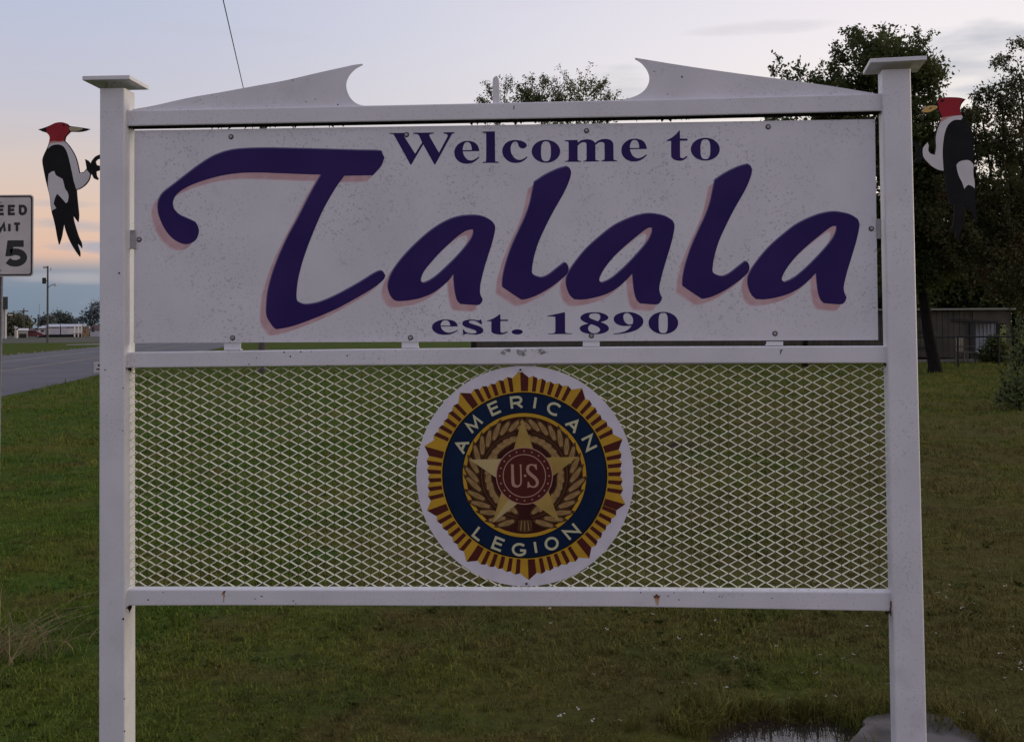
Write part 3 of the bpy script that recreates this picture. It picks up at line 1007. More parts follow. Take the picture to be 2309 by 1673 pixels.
flat(mb, [c5(smooth_poly([(922, 738), (926, 778), (918, 778), (908, 758), (890, 748), (874, 754), (868, 774), (880, 796), (910, 820), (932, 846), (938, 872), (926, 897), (900, 907), (875, 900), (862, 906), (856, 906), (858, 862), (866, 862), (876, 886), (896, 896), (912, 888), (917, 868), (905, 846), (872, 820),
                          (852, 796), (848, 768), (860, 745), (888, 737), (908, 743), (916, 738)], 2, 50))], EP(10.8))
mb.build('letter', M['e_pink'], emblem)
mb = MB()
flat(mb, [c5(ell(841, 821, 9, 9, 14))], EP(10.8))
mb.build('dot', M['e_pink'], emblem)
for y in (-.972, .982):
    mb = MB()
    n = 12
    p = Vector(((-.028 if y < 0 else .012) * ER_m, -.0004, -y * ER_m))
    for r_, yy, mi in ((.0090, -.0062, 0), (.0045, -.0075, 1)):
        rings = [[p + Vector((r_ * math.cos(2 * math.pi * i / n), z_, r_ * math.sin(2 * math.pi * i / n))) for i in range(n)] for z_ in (0, yy)]
        mb.loft(rings, mi)
    mb.build('screw', [M['e_white'], M['washer']], emblem)

# ================================================================== woodpecker cut-outs beside the posts
M['wp_black'] = mat('cutout_black', (.006, .006, .007), .7, (.010, .010, .012), 18.0, spec=.2)
M['wp_red'] = mat('cutout_red', (.34, .016, .026), .5, (.28, .013, .022), 12.0, spec=.2)
M['wp_white'] = mat('cutout_white', (.66, .64, .65), .5, (.58, .56, .57), 10.0)
M['wp_pink'] = mat('cutout_pink', (.55, .25, .22), .5)
M['wp_beak'] = mat('cutout_beak_pale', (.40, .34, .20), .5)
M['wp_yellow'] = mat('cutout_beak_yellow', (.55, .32, .06), .5, (.60, .42, .14), 40.0)


def woodpecker(label, outline, patches, c_, d, foot):
    loc = SP(foot[0], foot[1], d)
    root = thing('woodpecker_cutout', label, 'woodpecker cutout', SIGN_M @ loc, -YAW, 'painted woodpecker cutouts on the sign posts')
    fn = lambda k: (lambda u, v: SP(u, v, d) - loc + Vector((0, -.0005 * k, 0)))
    mb = MB()
    plate(mb, smooth_poly(trace(outline, c_), 3, 38), fn(0), lambda u, v: SP(u, v, d) - loc + Vector((0, .007, 0)))
    mb.build('body', M['wp_black'], root)
    for k, (name, m_, loop) in enumerate(patches):
        mb = MB()
        flat(mb, [smooth_poly(trace(loop, c_), 3, 45)], fn(1 + k * .35))
        mb.build(name, M[m_], root)
    return root


c1 = crop(0, 240, 2.49)
woodpecker('black and white woodpecker cutout with red head facing right at the left post',
           [(505, 128), (470, 122), (430, 116), (392, 111), (375, 98), (345, 90), (310, 94), (280, 108), (250, 120), (214, 131), (238, 142), (262, 150), (275, 165), (278, 185), (268, 225), (254, 255), (241, 285), (237, 312), (245, 360), (255, 410), (266, 455),
            (279, 510), (284, 560), (291, 600), (300, 632), (310, 675), (320, 732), (330, 776), (344, 732), (352, 685), (359, 650), (366, 690), (385, 742), (405, 782), (430, 822), (447, 844), (448, 822), (440, 795), (431, 768), (448, 783), (458, 797), (456, 768), (441, 735), (426, 690),
            (414, 648), (408, 613), (420, 627), (437, 650), (441, 612), (436, 560), (431, 510), (428, 470), (450, 462), (480, 440), (500, 412), (509, 378), (518, 388), (527, 405), (546, 414), (551, 405), (541, 390), (538, 366), (560, 358), (560, 334), (541, 330), (534, 312), (544, 299), (560, 294), (560, 271),
            (536, 282), (516, 304), (508, 322), (493, 305), (477, 297), (482, 325), (486, 350), (470, 369), (446, 373), (440, 340), (430, 300), (415, 264), (390, 224), (363, 194), (369, 170), (388, 150), (398, 143), (440, 144), (478, 138)],
           [('breast', 'wp_white', [(272, 226), (284, 203), (300, 197), (356, 197), (388, 226), (413, 265), (428, 300), (438, 340), (445, 376), (471, 372), (487, 356), (506, 380), (498, 411), (478, 438), (449, 460), (429, 467), (414, 418), (400, 350), (386, 290), (371, 246), (351, 222), (320, 215), (290, 222), (270, 238)]),
            ('throat', 'wp_pink', [(274, 212), (280, 190), (300, 188), (358, 190), (364, 200), (340, 203), (300, 206)]),
            ('head', 'wp_red', [(374, 100), (345, 92), (310, 96), (282, 110), (262, 122), (262, 148), (276, 164), (280, 184), (275, 200), (300, 195), (330, 197), (361, 194), (367, 170), (384, 151), (390, 135), (386, 118)]),
            ('beak', 'wp_beak', [(388, 117), (430, 119), (462, 124), (466, 131), (438, 139), (396, 140), (390, 128)]),
            ('eye', 'wp_black', [(352, 100), (364, 103), (366, 110), (356, 112)]),
            ('wing_patch', 'wp_white', [(274, 380), (290, 368), (306, 364), (314, 385), (330, 397), (352, 408), (360, 435), (366, 462), (380, 482), (386, 508), (381, 535), (372, 545), (356, 527), (336, 505), (322, 492), (310, 515), (302, 548), (317, 572), (290, 588), (286, 550), (282, 510), (271, 455), (271, 410)])],
           c1, .042, (223, 385))
c2 = crop(2040, 200, 4.565)
woodpecker('black and white woodpecker cutout with yellow beak facing left at the right post',
           [(160, 238), (205, 195), (250, 175), (300, 170), (328, 142), (348, 110), (380, 94), (450, 90), (530, 92), (580, 98), (628, 112), (602, 140), (582, 170), (572, 220), (590, 265), (607, 300), (640, 343), (677, 400), (698, 450), (707, 520), (712, 650), (711, 760), (708, 860), (721, 960), (725, 1030), (727, 1100), (737, 1250),
            (745, 1385), (715, 1322), (690, 1272), (660, 1212), (652, 1260), (636, 1230), (618, 1190), (608, 1240), (604, 1300), (590, 1420), (570, 1500), (545, 1565), (525, 1525), (528, 1430), (508, 1478), (484, 1440), (503, 1370), (512, 1260), (508, 1180), (488, 1205), (468, 1195), (450, 1130), (430, 1010), (412, 900), (400, 850), (350, 842),
            (290, 812), (240, 767), (200, 724), (150, 750), (110, 765), (80, 760), (110, 735), (130, 705), (60, 700), (60, 660), (120, 655), (125, 620), (105, 590), (62, 560), (62, 538), (110, 545), (150, 580), (184, 625), (190, 602), (215, 578), (235, 548), (250, 590), (247, 640), (272, 668), (308, 678), (318, 600), (313, 520), (328, 440), (353, 370), (380, 308), (373, 280),
            (352, 232), (340, 207), (300, 227), (265, 247), (215, 252)],
           [('breast', 'wp_white', [(380, 310), (430, 295), (500, 284), (586, 274), (598, 300), (577, 325), (542, 322), (500, 330), (450, 370), (415, 450), (396, 560), (390, 680), (396, 780), (400, 846), (350, 838), (290, 808), (240, 763), (200, 718), (187, 680), (189, 612), (235, 555), (246, 590), (243, 642), (270, 673), (311, 683), (323, 600), (318, 520), (333, 440), (358, 370)]),
            ('throat', 'wp_pink', [(378, 300), (440, 284), (500, 276), (500, 286), (440, 305), (395, 335), (366, 350)]),
            ('head', 'wp_red', [(352, 112), (382, 98), (450, 95), (530, 96), (602, 112), (584, 140), (574, 175), (570, 222), (585, 272), (500, 281), (430, 291), (386, 300), (372, 265), (352, 222), (347, 172), (334, 142)]),
            ('beak', 'wp_yellow', [(168, 236), (207, 197), (250, 179), (312, 176), (340, 186), (330, 208), (300, 222), (264, 242), (215, 248)]),
            ('nostril', 'wp_black', [(246, 212), (262, 200), (280, 196), (276, 206), (254, 216)]),
            ('eye', 'wp_black', [(366, 128), (385, 116), (408, 118), (402, 132), (378, 142)]),
            ('wing_patch', 'wp_white', [(530, 790), (560, 755), (610, 740), (660, 740), (690, 763), (708, 795), (704, 880), (718, 960), (720, 1030), (690, 1005), (655, 992), (635, 1005), (612, 1035), (590, 970), (560, 910), (540, 850)])],
           c2, .030, (2060, 345))

# ================================================================== ground, road, water
hN0, hN1 = ground_at(20, 891), ground_at(223, 845)          # near edge of the road
RDIR = (hN1 - hN0).normalized()
RNRM = Vector((-RDIR.y, RDIR.x, 0))
if RNRM.x > 0:
    RNRM = -RNRM
hF0, hF1 = ground_at(20, 798), ground_at(223, 785)
RWID = ((hF0 - hN0).dot(RNRM) + (hF1 - hN0).dot(RNRM)) / 2
RWID = min(max(RWID, 10.5), 13.0)
PUD = Vector((1.15, 4.23))


def hgt(x, y):
    road_d = (Vector((x, y, 0)) - hN0).dot(RNRM)
    k = min(max((-road_d - .5) / 4.0, 0), 1) * min(max((40 - y) / 15.0, 0), 1) * min(max((y + 6) / 4, 0), 1)
    if k <= 0:
        return 0.0
    p = Vector((x, y, 0))
    h = .045 * mnoise.noise(p * .45) + .028 * mnoise.noise(p * 1.5 + Vector((9, 2, 0))) + .012 * mnoise.noise(p * 4.2)
    # the slab beside the puddle keeps the soil down
    r2 = max(abs(x - 1.55) / .55, abs(y - 4.0) / .75)
    s2 = min(max((1.25 - r2) / .25, 0), 1)
    h = h * (1 - s2) - .018 * s2
    r = math.hypot((x - PUD.x) / .36, (y - PUD.y) / .20)
    s = min(max((1.7 - r) / .9, 0), 1)
    h = h * (1 - s) + s * (-.062 + .018 * mnoise.noise(p * 9))
    return h * k


def spread(a, b, step, far, n):
    out = list(np.arange(a, b + 1e-6, step))
    g = (far - b) ** (1 / n)
    hi = [b + (far - b) * ((k / n) ** 4) + step * k for k in range(1, n + 1)]
    return out, hi


core_x, hi_x = spread(-7.0, 7.0, .13, 900.0, 34)
xs = [-v for v in hi_x[::-1]] + core_x + hi_x
core_y, hi_y = spread(1.4, 12.0, .13, 1600.0, 46)
ys = [1.4 - (v - 12.0) * .3 for v in hi_y[::-3]] + core_y + hi_y
vs_ = [(x, y, hgt(x, y)) for y in ys for x in xs]
nx = len(xs)
fs_ = [(j * nx + i, j * nx + i + 1, (j + 1) * nx + i + 1, (j + 1) * nx + i) for j in range(len(ys) - 1) for i in range(nx - 1)]


def lawn_colour(t, vec, blade):
    """olive lawn: green, straw and brown patches laid by position"""
    def nz(scale, lo, hi, detail=4.0):
        n = t.nodes.new('ShaderNodeTexNoise')
        n.inputs['Scale'].default_value = scale
        n.inputs['Detail'].default_value = detail
        t.links.new(vec, n.inputs['Vector'])
        r = t.nodes.new('ShaderNodeMapRange')
        r.inputs[1].default_value, r.inputs[2].default_value = lo, hi
        t.links.new(n.outputs[0], r.inputs[0])
        return r.outputs[0]

    def mx(f, a, b):
        x = t.nodes.new('ShaderNodeMix')
        x.data_type = 'RGBA'
        t.links.new(f, x.inputs[0])
        for i, s in ((6, a), (7, b)):
            if isinstance(s, tuple):
                x.inputs[i].default_value = (*s, 1)
            else:
                t.links.new(s, x.inputs[i])
        return x.outputs[2]
    g = 1.14 if blade else .75
    s = lambda c: tuple(v * g for v in c)
    c = mx(nz(.5, .38, .64), s((.082, .122, .014)), s((.150, .142, .026)))
    c = mx(nz(1.1, .50, .68), c, s((.052, .112, .016)))
    c = mx(nz(2.3, .50, .70, 6), c, s((.150, .112, .036)))
    c = mx(nz(23.0, .52, .74), c, s((.165, .148, .045)))
    c = mx(nz(8.0, .56, .72), c, s((.040, .052, .012)))
    # drier, browner turf low in front of the sign towards the right; lusher green at the left
    sp = t.nodes.new('ShaderNodeSeparateXYZ')
    t.links.new(vec, sp.inputs[0])

    def span(sock, a, b_):
        r = t.nodes.new('ShaderNodeMapRange')
        r.interpolation_type = 'SMOOTHSTEP'
        r.inputs[1].default_value, r.inputs[2].default_value = a, b_
        t.links.new(sock, r.inputs[0])
        return r.outputs[0]

    def mul(a, b_):
        m = t.nodes.new('ShaderNodeMath')
        m.operation = 'MULTIPLY'
        t.links.new(a, m.inputs[0])
        if isinstance(b_, float):
            m.inputs[1].default_value = b_
        else:
            t.links.new(b_, m.inputs[1])
        return m.outputs[0]
    dry = mul(mul(mul(span(sp.outputs[0], -2.2, .2), span(sp.outputs[1], 34.0, 14.0)), nz(.6, .25, .6)), .85)
    c = mx(dry, c, s((.112, .093, .030)))
    lush = mul(mul(span(sp.outputs[0], -.5, -2.6), nz(.7, .3, .6)), .6)
    c = mx(lush, c, s((.060, .120, .014)))
    return c


mg_ = bpy.data.materials.new('lawn_soil')
mg_.use_nodes = True
t_ = mg_.node_tree
geo = t_.nodes.new('ShaderNodeNewGeometry')
col = lawn_colour(t_, geo.outputs['Position'], False)
b_ = t_.nodes['Principled BSDF']
sp_ = t_.nodes.new('ShaderNodeSeparateXYZ')
t_.links.new(geo.outputs['Position'], sp_.inputs[0])
mz_ = t_.nodes.new('ShaderNodeMapRange')
mz_.inputs[1].default_value, mz_.inputs[2].default_value = -.026, -.042
t_.links.new(sp_.outputs[2], mz_.inputs[0])
xz_ = t_.nodes.new('ShaderNodeMix')
xz_.data_type = 'RGBA'
xz_.inputs[7].default_value = (.040, .030, .022, 1)
t_.links.new(mz_.outputs[0], xz_.inputs[0])
t_.links.new(col, xz_.inputs[6])
t_.links.new(xz_.outputs[2], b_.inputs['Base Color'])
b_.inputs['Roughness'].default_value = .95
b_.inputs['Specular IOR Level'].default_value = .03
n_ = t_.nodes.new('ShaderNodeTexNoise')
n_.inputs['Scale'].default_value = 14
n_.inputs['Detail'].default_value = 8
t_.links.new(geo.outputs['Position'], n_.inputs['Vector'])
bp_ = t_.nodes.new('ShaderNodeBump')
bp_.inputs['Strength'].default_value = .8
bp_.inputs['Distance'].default_value = .05
t_.links.new(n_.outputs[0], bp_.inputs['Height'])
t_.links.new(bp_.outputs[0], b_.inputs['Normal'])
mb = MB()
mb.add(vs_, fs_, 0, True)
tag(mb.build('ground', mg_), kind='structure')

M['asphalt'] = mat('asphalt', (.085, .080, .088), .85, (.11, .104, .112), .35, bump=.3, bscale=40, world_space=True)
M['roadpaint'] = mat('worn_white_road_paint', (.42, .40, .40), .8, (.22, .21, .21), 1.2, world_space=True)
M['roadyellow'] = mat('worn_yellow_road_paint', (.36, .28, .17), .8, (.20, .17, .13), 1.2, world_space=True)


def strip(off0, off1, z, s0, s1, name, m_, wig=0.0):
    mb = MB()
    n = 60
    rows = []
    for k in range(n + 1):
        s = s0 + (s1 - s0) * (k / n) ** 1.6
        w = wig * mnoise.noise(Vector((s * .5, off0, 0)))
        a = hN0 + RDIR * s + RNRM * (off0 + w)
        b = hN0 + RDIR * s + RNRM * off1
        rows += [Vector((a.x, a.y, z)), Vector((b.x, b.y, z))]
    mb.add(rows, [(2 * k, 2 * k + 2, 2 * k + 3, 2 * k + 1) for k in range(n)])
    return tag(mb.build(name, m_), kind='structure')


def off(u, v):
    return (ground_at(u, v) - hN0).dot(RNRM)


strip(0, RWID, .006, -60, 700, 'road', M['asphalt'], .5)
o1 = (off(4, 837) + off(221, 807)) / 2
o2 = (off(4, 813.6) + off(221, 794)) / 2
strip(o1 - .07, o1 + .07, .011, -60, 700, 'road_marking', M['roadyellow'])
strip(o2 - .07, o2 + .07, .011, -60, 700, 'road_marking', M['roadpaint'])

# broken concrete slab round the right post, and the puddle against it
M['concrete'] = mat('old_concrete', (.140, .122, .110), .9, (.062, .052, .044), 6.0, bump=.5, bscale=45)
M['mud'] = mat('wet_mud', (.045, .034, .024), .55, (.07, .055, .04), 20.0, bump=.6, bscale=50)
sl_ = [ground_at(u, v, .01) for u, v in ((1936, 1640), (1948, 1622), (1968, 1610), (2010, 1603), (2060, 1608), (2096, 1604), (2140, 1613), (2168, 1638), (2190, 1648), (2216, 1672), (2290, 1730), (2310, 1790), (2200, 1870), (1960, 1880), (1900, 1760), (1905, 1690))]
mb = MB()
top_ = smooth_poly([(p.x, p.y) for p in sl_], 7, 5)
top_ = [(x + .030 * mnoise.noise(Vector((x * 7, y * 7, 0))) + .012 * mnoise.noise(Vector((x * 23, y * 23, 0))), y + .024 * mnoise.noise(Vector((x * 7, y * 7, 5))) + .012 * mnoise.noise(Vector((x * 23, y * 23, 5)))) for x, y in top_]
fz = lambda z: (lambda x, y: Vector((x, y, z)))
tri = tessellate_polygon([[Vector((x, y, 0)) for x, y in top_]])
mb.add([(x, y, .006) for x, y in top_], [tuple(t) for t in tri])
n = len(top_)
mb.add([(x, y, .006) for x, y in top_] + [(x, y, -.14) for x, y in top_], [(i, n + i, n + (i + 1) % n, (i + 1) % n) for i in range(n)])
slab = tag(mb.build('concrete_slab', M['concrete']), kind='structure')
me_ = slab.data
import bmesh
bm_ = bmesh.new()
bm_.from_mesh(me_)
bmesh.ops.recalc_face_normals(bm_, faces=bm_.faces)
bm_.to_mesh(me_)
bm_.free()
mw = bpy.data.materials.new('puddle_water')
mw.use_nodes = True
bw = mw.node_tree.nodes['Principled BSDF']
bw.inputs['Base Color'].default_value = (.030, .024, .018, 1)
bw.inputs['Roughness'].default_value = .03
bw.inputs['IOR'].default_value = 1.5
nw = mw.node_tree.nodes.new('ShaderNodeTexNoise')
nw.inputs['Scale'].default_value = 14
bpw = mw.node_tree.nodes.new('ShaderNodeBump')
bpw.inputs['Strength'].default_value = .10
bpw.inputs['Distance'].default_value = .02
mw.node_tree.links.new(nw.outputs[0], bpw.inputs['Height'])
mw.node_tree.links.new(bpw.outputs[0], bw.inputs['Normal'])
mb = MB()
pts = [(PUD.x + .50 * math.cos(2 * math.pi * k / 40), PUD.y + .30 * math.sin(2 * math.pi * k / 40), -.047) for k in range(40)]
mb.add(pts, [tuple(range(40))])
tag(mb.build('puddle_water', mw), kind='structure')

# ================================================================== lawn
def leaf_mat(name, c1_, c2_, scale=3.0, rough=.6, tl=.25, c3_=None):
    m = bpy.data.materials.new(name)
    m.use_nodes = True
    t = m.node_tree
    b = t.nodes['Principled BSDF']
    b.inputs['Roughness'].default_value = rough
    b.inputs['Specular IOR Level'].default_value = .25
    g = t.nodes.new('ShaderNodeNewGeometry')
    n = t.nodes.new('ShaderNodeTexNoise')
    n.inputs['Scale'].default_value = scale
    n.inputs['Detail'].default_value = 3
    t.links.new(g.outputs['Position'], n.inputs['Vector'])
    r = t.nodes.new('ShaderNodeValToRGB')
    r.color_ramp.elements[0].position = .38
    r.color_ramp.elements[0].color = (*c1_, 1)
    r.color_ramp.elements[1].position = .64
    r.color_ramp.elements[1].color = (*c2_, 1)
    if c3_:
        e = r.color_ramp.elements.new(.72)
        e.color = (*c3_, 1)
    t.links.new(n.outputs[0], r.inputs[0])
    t.links.new(r.outputs[0], b.inputs['Base Color'])
    tr = t.nodes.new('ShaderNodeBsdfTranslucent')
    t.links.new(r.outputs[0], tr.inputs[0])
    mx = t.nodes.new('ShaderNodeMixShader')
    mx.inputs[0].default_value = tl
    out = t.nodes['Material Output']
    t.links.new(b.outputs[0], mx.inputs[1])
    t.links.new(tr.outputs[0], mx.inputs[2])
    t.links.new(mx.outputs[0], out.inputs[0])
    return m


mgr = bpy.data.materials.new('grass_blade')
mgr.use_nodes = True
t_ = mgr.node_tree
geo = t_.nodes.new('ShaderNodeNewGeometry')
col = lawn_colour(t_, geo.outputs['Position'], True)
oi = t_.nodes.new('ShaderNodeObjectInfo')
hs = t_.nodes.new('ShaderNodeHueSaturation')
mrr = t_.nodes.new('ShaderNodeMapRange')
mrr.inputs[3].default_value, mrr.inputs[4].default_value = .6, 1.45
t_.links.new(oi.outputs['Random'], mrr.inputs[0])
t_.links.new(mrr.outputs[0], hs.inputs['Value'])
t_.links.new(col, hs.inputs['Color'])
b_ = t_.nodes['Principled BSDF']
t_.links.new(hs.outputs[0], b_.inputs['Base Color'])
b_.inputs['Roughness'].default_value = .7
b_.inputs['Specular IOR Level'].default_value = .06
M['grass'] = mgr


def tuft_mesh(name, n, h, spread_, w, seed, m_, lean=.5):
    r = np.random.default_rng(seed)
    mb = MB()
    for k in range(n):
        a = r.random() * 2 * math.pi
        d = Vector((math.cos(a), math.sin(a), 0))
        b0 = Vector((r.normal(0, spread_), r.normal(0, spread_), -.006))
        L = h * r.uniform(.45, 1.15)
        sd = Vector((-d.y, d.x, 0)) * w * r.uniform(.7, 1.2)
        k2 = lean * r.uniform(.3, 1.6)
        p1 = b0 + d * L * .35 * k2 + Vector((0, 0, L * .6))
        p2 = b0 + d * L * 1.0 * k2 + Vector((0, 0, L * (1.0 - .35 * min(k2, 1.6))))
        mb.add([b0 - sd, b0 + sd, p1 + sd * .7, p1 - sd * .7, p2], [(0, 1, 2, 3), (3, 2, 4)])
    me = bpy.data.meshes.new(name)
    me.from_pydata(mb.v, [], mb.f)
    me.materials.append(m_)
    return bpy.data.objects.new(name, me)


def scatter(name, kinds, pts, rot, scl, pick):
    """one object whose points carry copies of the kinds"""
    me = bpy.data.meshes.new(name)
    me.from_pydata([tuple(p) for p in pts], [], [])
    for nm, ty, data, key in (('rot', 'FLOAT_VECTOR', rot, 'vector'), ('scl', 'FLOAT', scl, 'value'), ('pick', 'INT', pick, 'value')):
        a = me.attributes.new(nm, ty, 'POINT')
        a.data.foreach_set(key, np.asarray(data).ravel())
    o = bpy.data.objects.new(name, me)
    C.objects.link(o)
    colx = bpy.data.collections.new(name + '_kinds')
    for k in kinds:
        colx.objects.link(k)
    ng = bpy.data.node_groups.new(name + '_nodes', 'GeometryNodeTree')
    ng.interface.new_socket('Geometry', in_out='INPUT', socket_type='NodeSocketGeometry')
    ng.interface.new_socket('Geometry', in_out='OUTPUT', socket_type='NodeSocketGeometry')
    N = ng.nodes.new
    gi, go = N('NodeGroupInput'), N('NodeGroupOutput')
    iop, ci = N('GeometryNodeInstanceOnPoints'), N('GeometryNodeCollectionInfo')
    ci.inputs['Collection'].default_value = colx
    ci.inputs['Separate Children'].default_value = True
    ci.inputs['Reset Children'].default_value = True
    iop.inputs['Pick Instance'].default_value = True
    for nm, ty, sock in (('rot', 'FLOAT_VECTOR', 'Rotation'), ('scl', 'FLOAT', 'Scale'), ('pick', 'INT', 'Instance Index')):
        na = N('GeometryNodeInputNamedAttribute')
        na.data_type = ty
        na.inputs['Name'].default_value = nm
        ng.links.new(na.outputs[0], iop.inputs[sock])
    ng.links.new(gi.outputs[0], iop.inputs['Points'])
    ng.links.new(ci.outputs[0], iop.inputs['Instance'])
    ng.links.new(iop.outputs[0], go.inputs[0])
    md = o.modifiers.new('scatter', 'NODES')
    md.node_group = ng
    return o


def bare(x, y):
    """no grass on the slab or in the puddle"""
    if math.hypot((x - PUD.x) / .36, (y - PUD.y) / .19) < 1:
        return True
    inside = False
    j = len(top_) - 1
    for i in range(len(top_)):
        xi, yi = top_[i]
        xj, yj = top_[j]
        if (yi > y) != (yj > y) and x < (xj - xi) * (y - yi) / (yj - yi) + xi:
            inside = not inside
        j = i
    return inside


kinds = [tuft_mesh('tuft_a', 9, .033, .022, .0022, 1, M['grass'], .7), tuft_mesh('tuft_b', 8, .044, .02, .0022, 2, M['grass'], .55),
         tuft_mesh('tuft_c', 11, .027, .03, .0026, 3, M['grass'], 1.0), tuft_mesh('tuft_d', 5, .062, .016, .0020, 4, M['grass'], .45)]
gp, gr_, gs, gk = [], [], [], []
for (y0, y1, x0, x1, dens, sc) in ((2.4, 6.0, -3.6, 3.6, 900, 1.0), (6.0, 9.5, -5.4, 5.4, 420, 1.15), (9.5, 15, -8.2, 8.2, 170, 1.5), (15, 25, -13, 13.5, 52, 2.1), (25, 46, -16, 26, 13, 3.2)):
    nn = int((y1 - y0) * (x1 - x0) * dens)
    X = rng.uniform(x0, x1, nn)
    Yv = rng.uniform(y0, y1, nn)
    for x, y in zip(X, Yv):
        if (Vector((x, y, 0)) - hN0).dot(RNRM) > -.12 or bare(x, y):
            continue
        dn = mnoise.noise(Vector((x * .8, y * .8, 3)))
        dry = mnoise.noise(Vector((x * 2.2, y * 2.2, 8)))
        if dry > .42 and rng.random() < .6:
            continue
        gp.append((x, y, hgt(x, y)))
        gr_.append((rng.normal(0, .15), rng.normal(0, .15), rng.random() * 6.283))
        gs.append(sc * (1 + .45 * dn) * rng.uniform(.65, 1.25))
        k = rng.random()
        gk.append(0 if k < .38 else 2 if k < .72 else 1 if k < .95 - .05 * dn else 3)
tag(scatter('grass', kinds, gp, gr_, gs, gk), kind='stuff')
# longer ragged growth along the puddle, by the slab and at the left
gp, gr_, gs, gk = [], [], [], []
kinds2 = [tuft_mesh('long_a', 14, .16, .03, .0026, 11, M['grass'], .55), tuft_mesh('long_b', 10, .12, .035, .003, 12, M['grass'], .8)]
for k in range(520):
    a = rng.random() * 2 * math.pi
    r = 1.06 + abs(rng.normal(0, .28))
    x, y = PUD.x + .40 * r * math.cos(a), PUD.y + .22 * r * math.sin(a)
    if bare(x, y) or y < PUD.y - .02:
        continue
    gp.append((x, y, hgt(x, y)))
    gr_.append((rng.normal(0, .25), rng.normal(0, .25), rng.random() * 6.283))
    gs.append(rng.uniform(.35, .85))
    gk.append(int(rng.random() < .6))
i = 0
while i < 520:
    k = int(rng.integers(len(top_)))
    x, y = top_[k]
    x += rng.normal(0, .07)
    y += rng.normal(0, .07)
    i += 1
    if bare(x, y) and rng.random() < .8:
        continue
    gp.append((x, y, hgt(x, y) + .01))
    gr_.append((rng.normal(0, .3), rng.normal(0, .3), rng.random() * 6.283))
    gs.append(rng.uniform(.3, .75))
    gk.append(int(rng.random() < .6))
for k in range(700):
    x, y = rng.uniform(-3.4, -1.3), rng.uniform(4.0, 8.0)
    if mnoise.noise(Vector((x * 1.2, y * 1.2, 1))) < .02:
        continue
    gp.append((x, y, hgt(x, y)))
    gr_.append((rng.normal(0, .25), rng.normal(0, .25), rng.random() * 6.283))
    gs.append(rng.uniform(.35, .8))
    gk.append(int(rng.random() < .5))
for k in range(420):          # odd coarse tufts the mower missed
    x, y = rng.uniform(-3.2, 3.4), rng.uniform(3.4, 10)
    if bare(x, y) or mnoise.noise(Vector((x * 1.1, y * 1.1, 40))) < .05:
        continue
    gp.append((x, y, hgt(x, y)))
    gr_.append((rng.normal(0, .3), rng.normal(0, .3), rng.random() * 6.283))
    gs.append(rng.uniform(.25, .6))
    gk.append(int(rng.random() < .7))
tag(scatter('long_grass', kinds2, gp, gr_, gs, gk), kind='stuff')
# little white flowers in drifts
M['petal'] = mat('white_petal', (.46, .46, .40), .7)
M['weed'] = mat('weed_leaf', (.060, .080, .020), .9, spec=.05)
mb = MB()
for k in range(3):
    c_ = Vector((rng.normal(0, .008), rng.normal(0, .008), .035 + .02 * rng.random()))
    n = 6
    mb.add([c_ + Vector((0, 0, .002))] + [c_ + Vector((.0065 * math.cos(a), .0065 * math.sin(a), -.001)) for a in [2 * math.pi * i / n for i in range(n)]], [(0, 1 + i, 1 + (i + 1) % n) for i in range(n)])
fm = bpy.data.meshes.new('flower')
fm.from_pydata(mb.v, [], mb.f)
fm.materials.append(M['petal'])
fo = bpy.data.objects.new('flower', fm)
mb = MB()
for k in range(9):
    a = rng.random() * 6.28
    d = Vector((math.cos(a), math.sin(a), 0))
    s_ = Vector((-d.y, d.x, 0))
    b0 = d * .004
    mb.add([b0, b0 + d * .025 + s_ * .011 + Vector((0, 0, .022)), b0 + d * .05 + Vector((0, 0, .026 + .01 * rng.random())), b0 + d * .025 - s_ * .011 + Vector((0, 0, .022))], [(0, 1, 2, 3)])
wm = bpy.data.meshes.new('weed')
wm.from_pydata(mb.v, [], mb.f)
wm.materials.append(M['weed'])
wo_ = bpy.data.objects.new('weed', wm)
gp, gr_, gs, gk = [], [], [], []
for cx, cy, sd, n in ((1.9, 4.5, .35, 34), (2.3, 5.2, .5, 40), (1.3, 4.75, .28, 34), (.7, 4.9, .4, 22), (2.6, 6.5, .8, 36), (.3, 5.3, .4, 16), (1.6, 6.0, .6, 22), (3.2, 8.0, 1.2, 30), (.9, 7.0, .8, 8), (.35, 4.35, .25, 10)):
    for k in range(int(n * .55)):
        x, y = rng.normal(cx, sd), rng.normal(cy, sd)
        if bare(x, y) or y < 2.6:
            continue
        gp.append((x, y, hgt(x, y)))
        gr_.append((rng.normal(0, .2), rng.normal(0, .2), rng.random() * 6.283))
        gs.append(rng.uniform(.3, .8))
        gk.append(0)
for k in range(1500):
    x, y = rng.uniform(-3, 3.5), rng.uniform(3.2, 8)
    if bare(x, y) or mnoise.noise(Vector((x * 1.6, y * 1.6, 20))) < .12:
        continue
    gp.append((x, y, hgt(x, y)))
    gr_.append((rng.normal(0, .3), rng.normal(0, .3), rng.random() * 6.283))
    gs.append(rng.uniform(.3, .75))
    gk.append(1)
tag(scatter('weed_flowers', [fo, wo_], gp, gr_, gs, gk), kind='stuff')

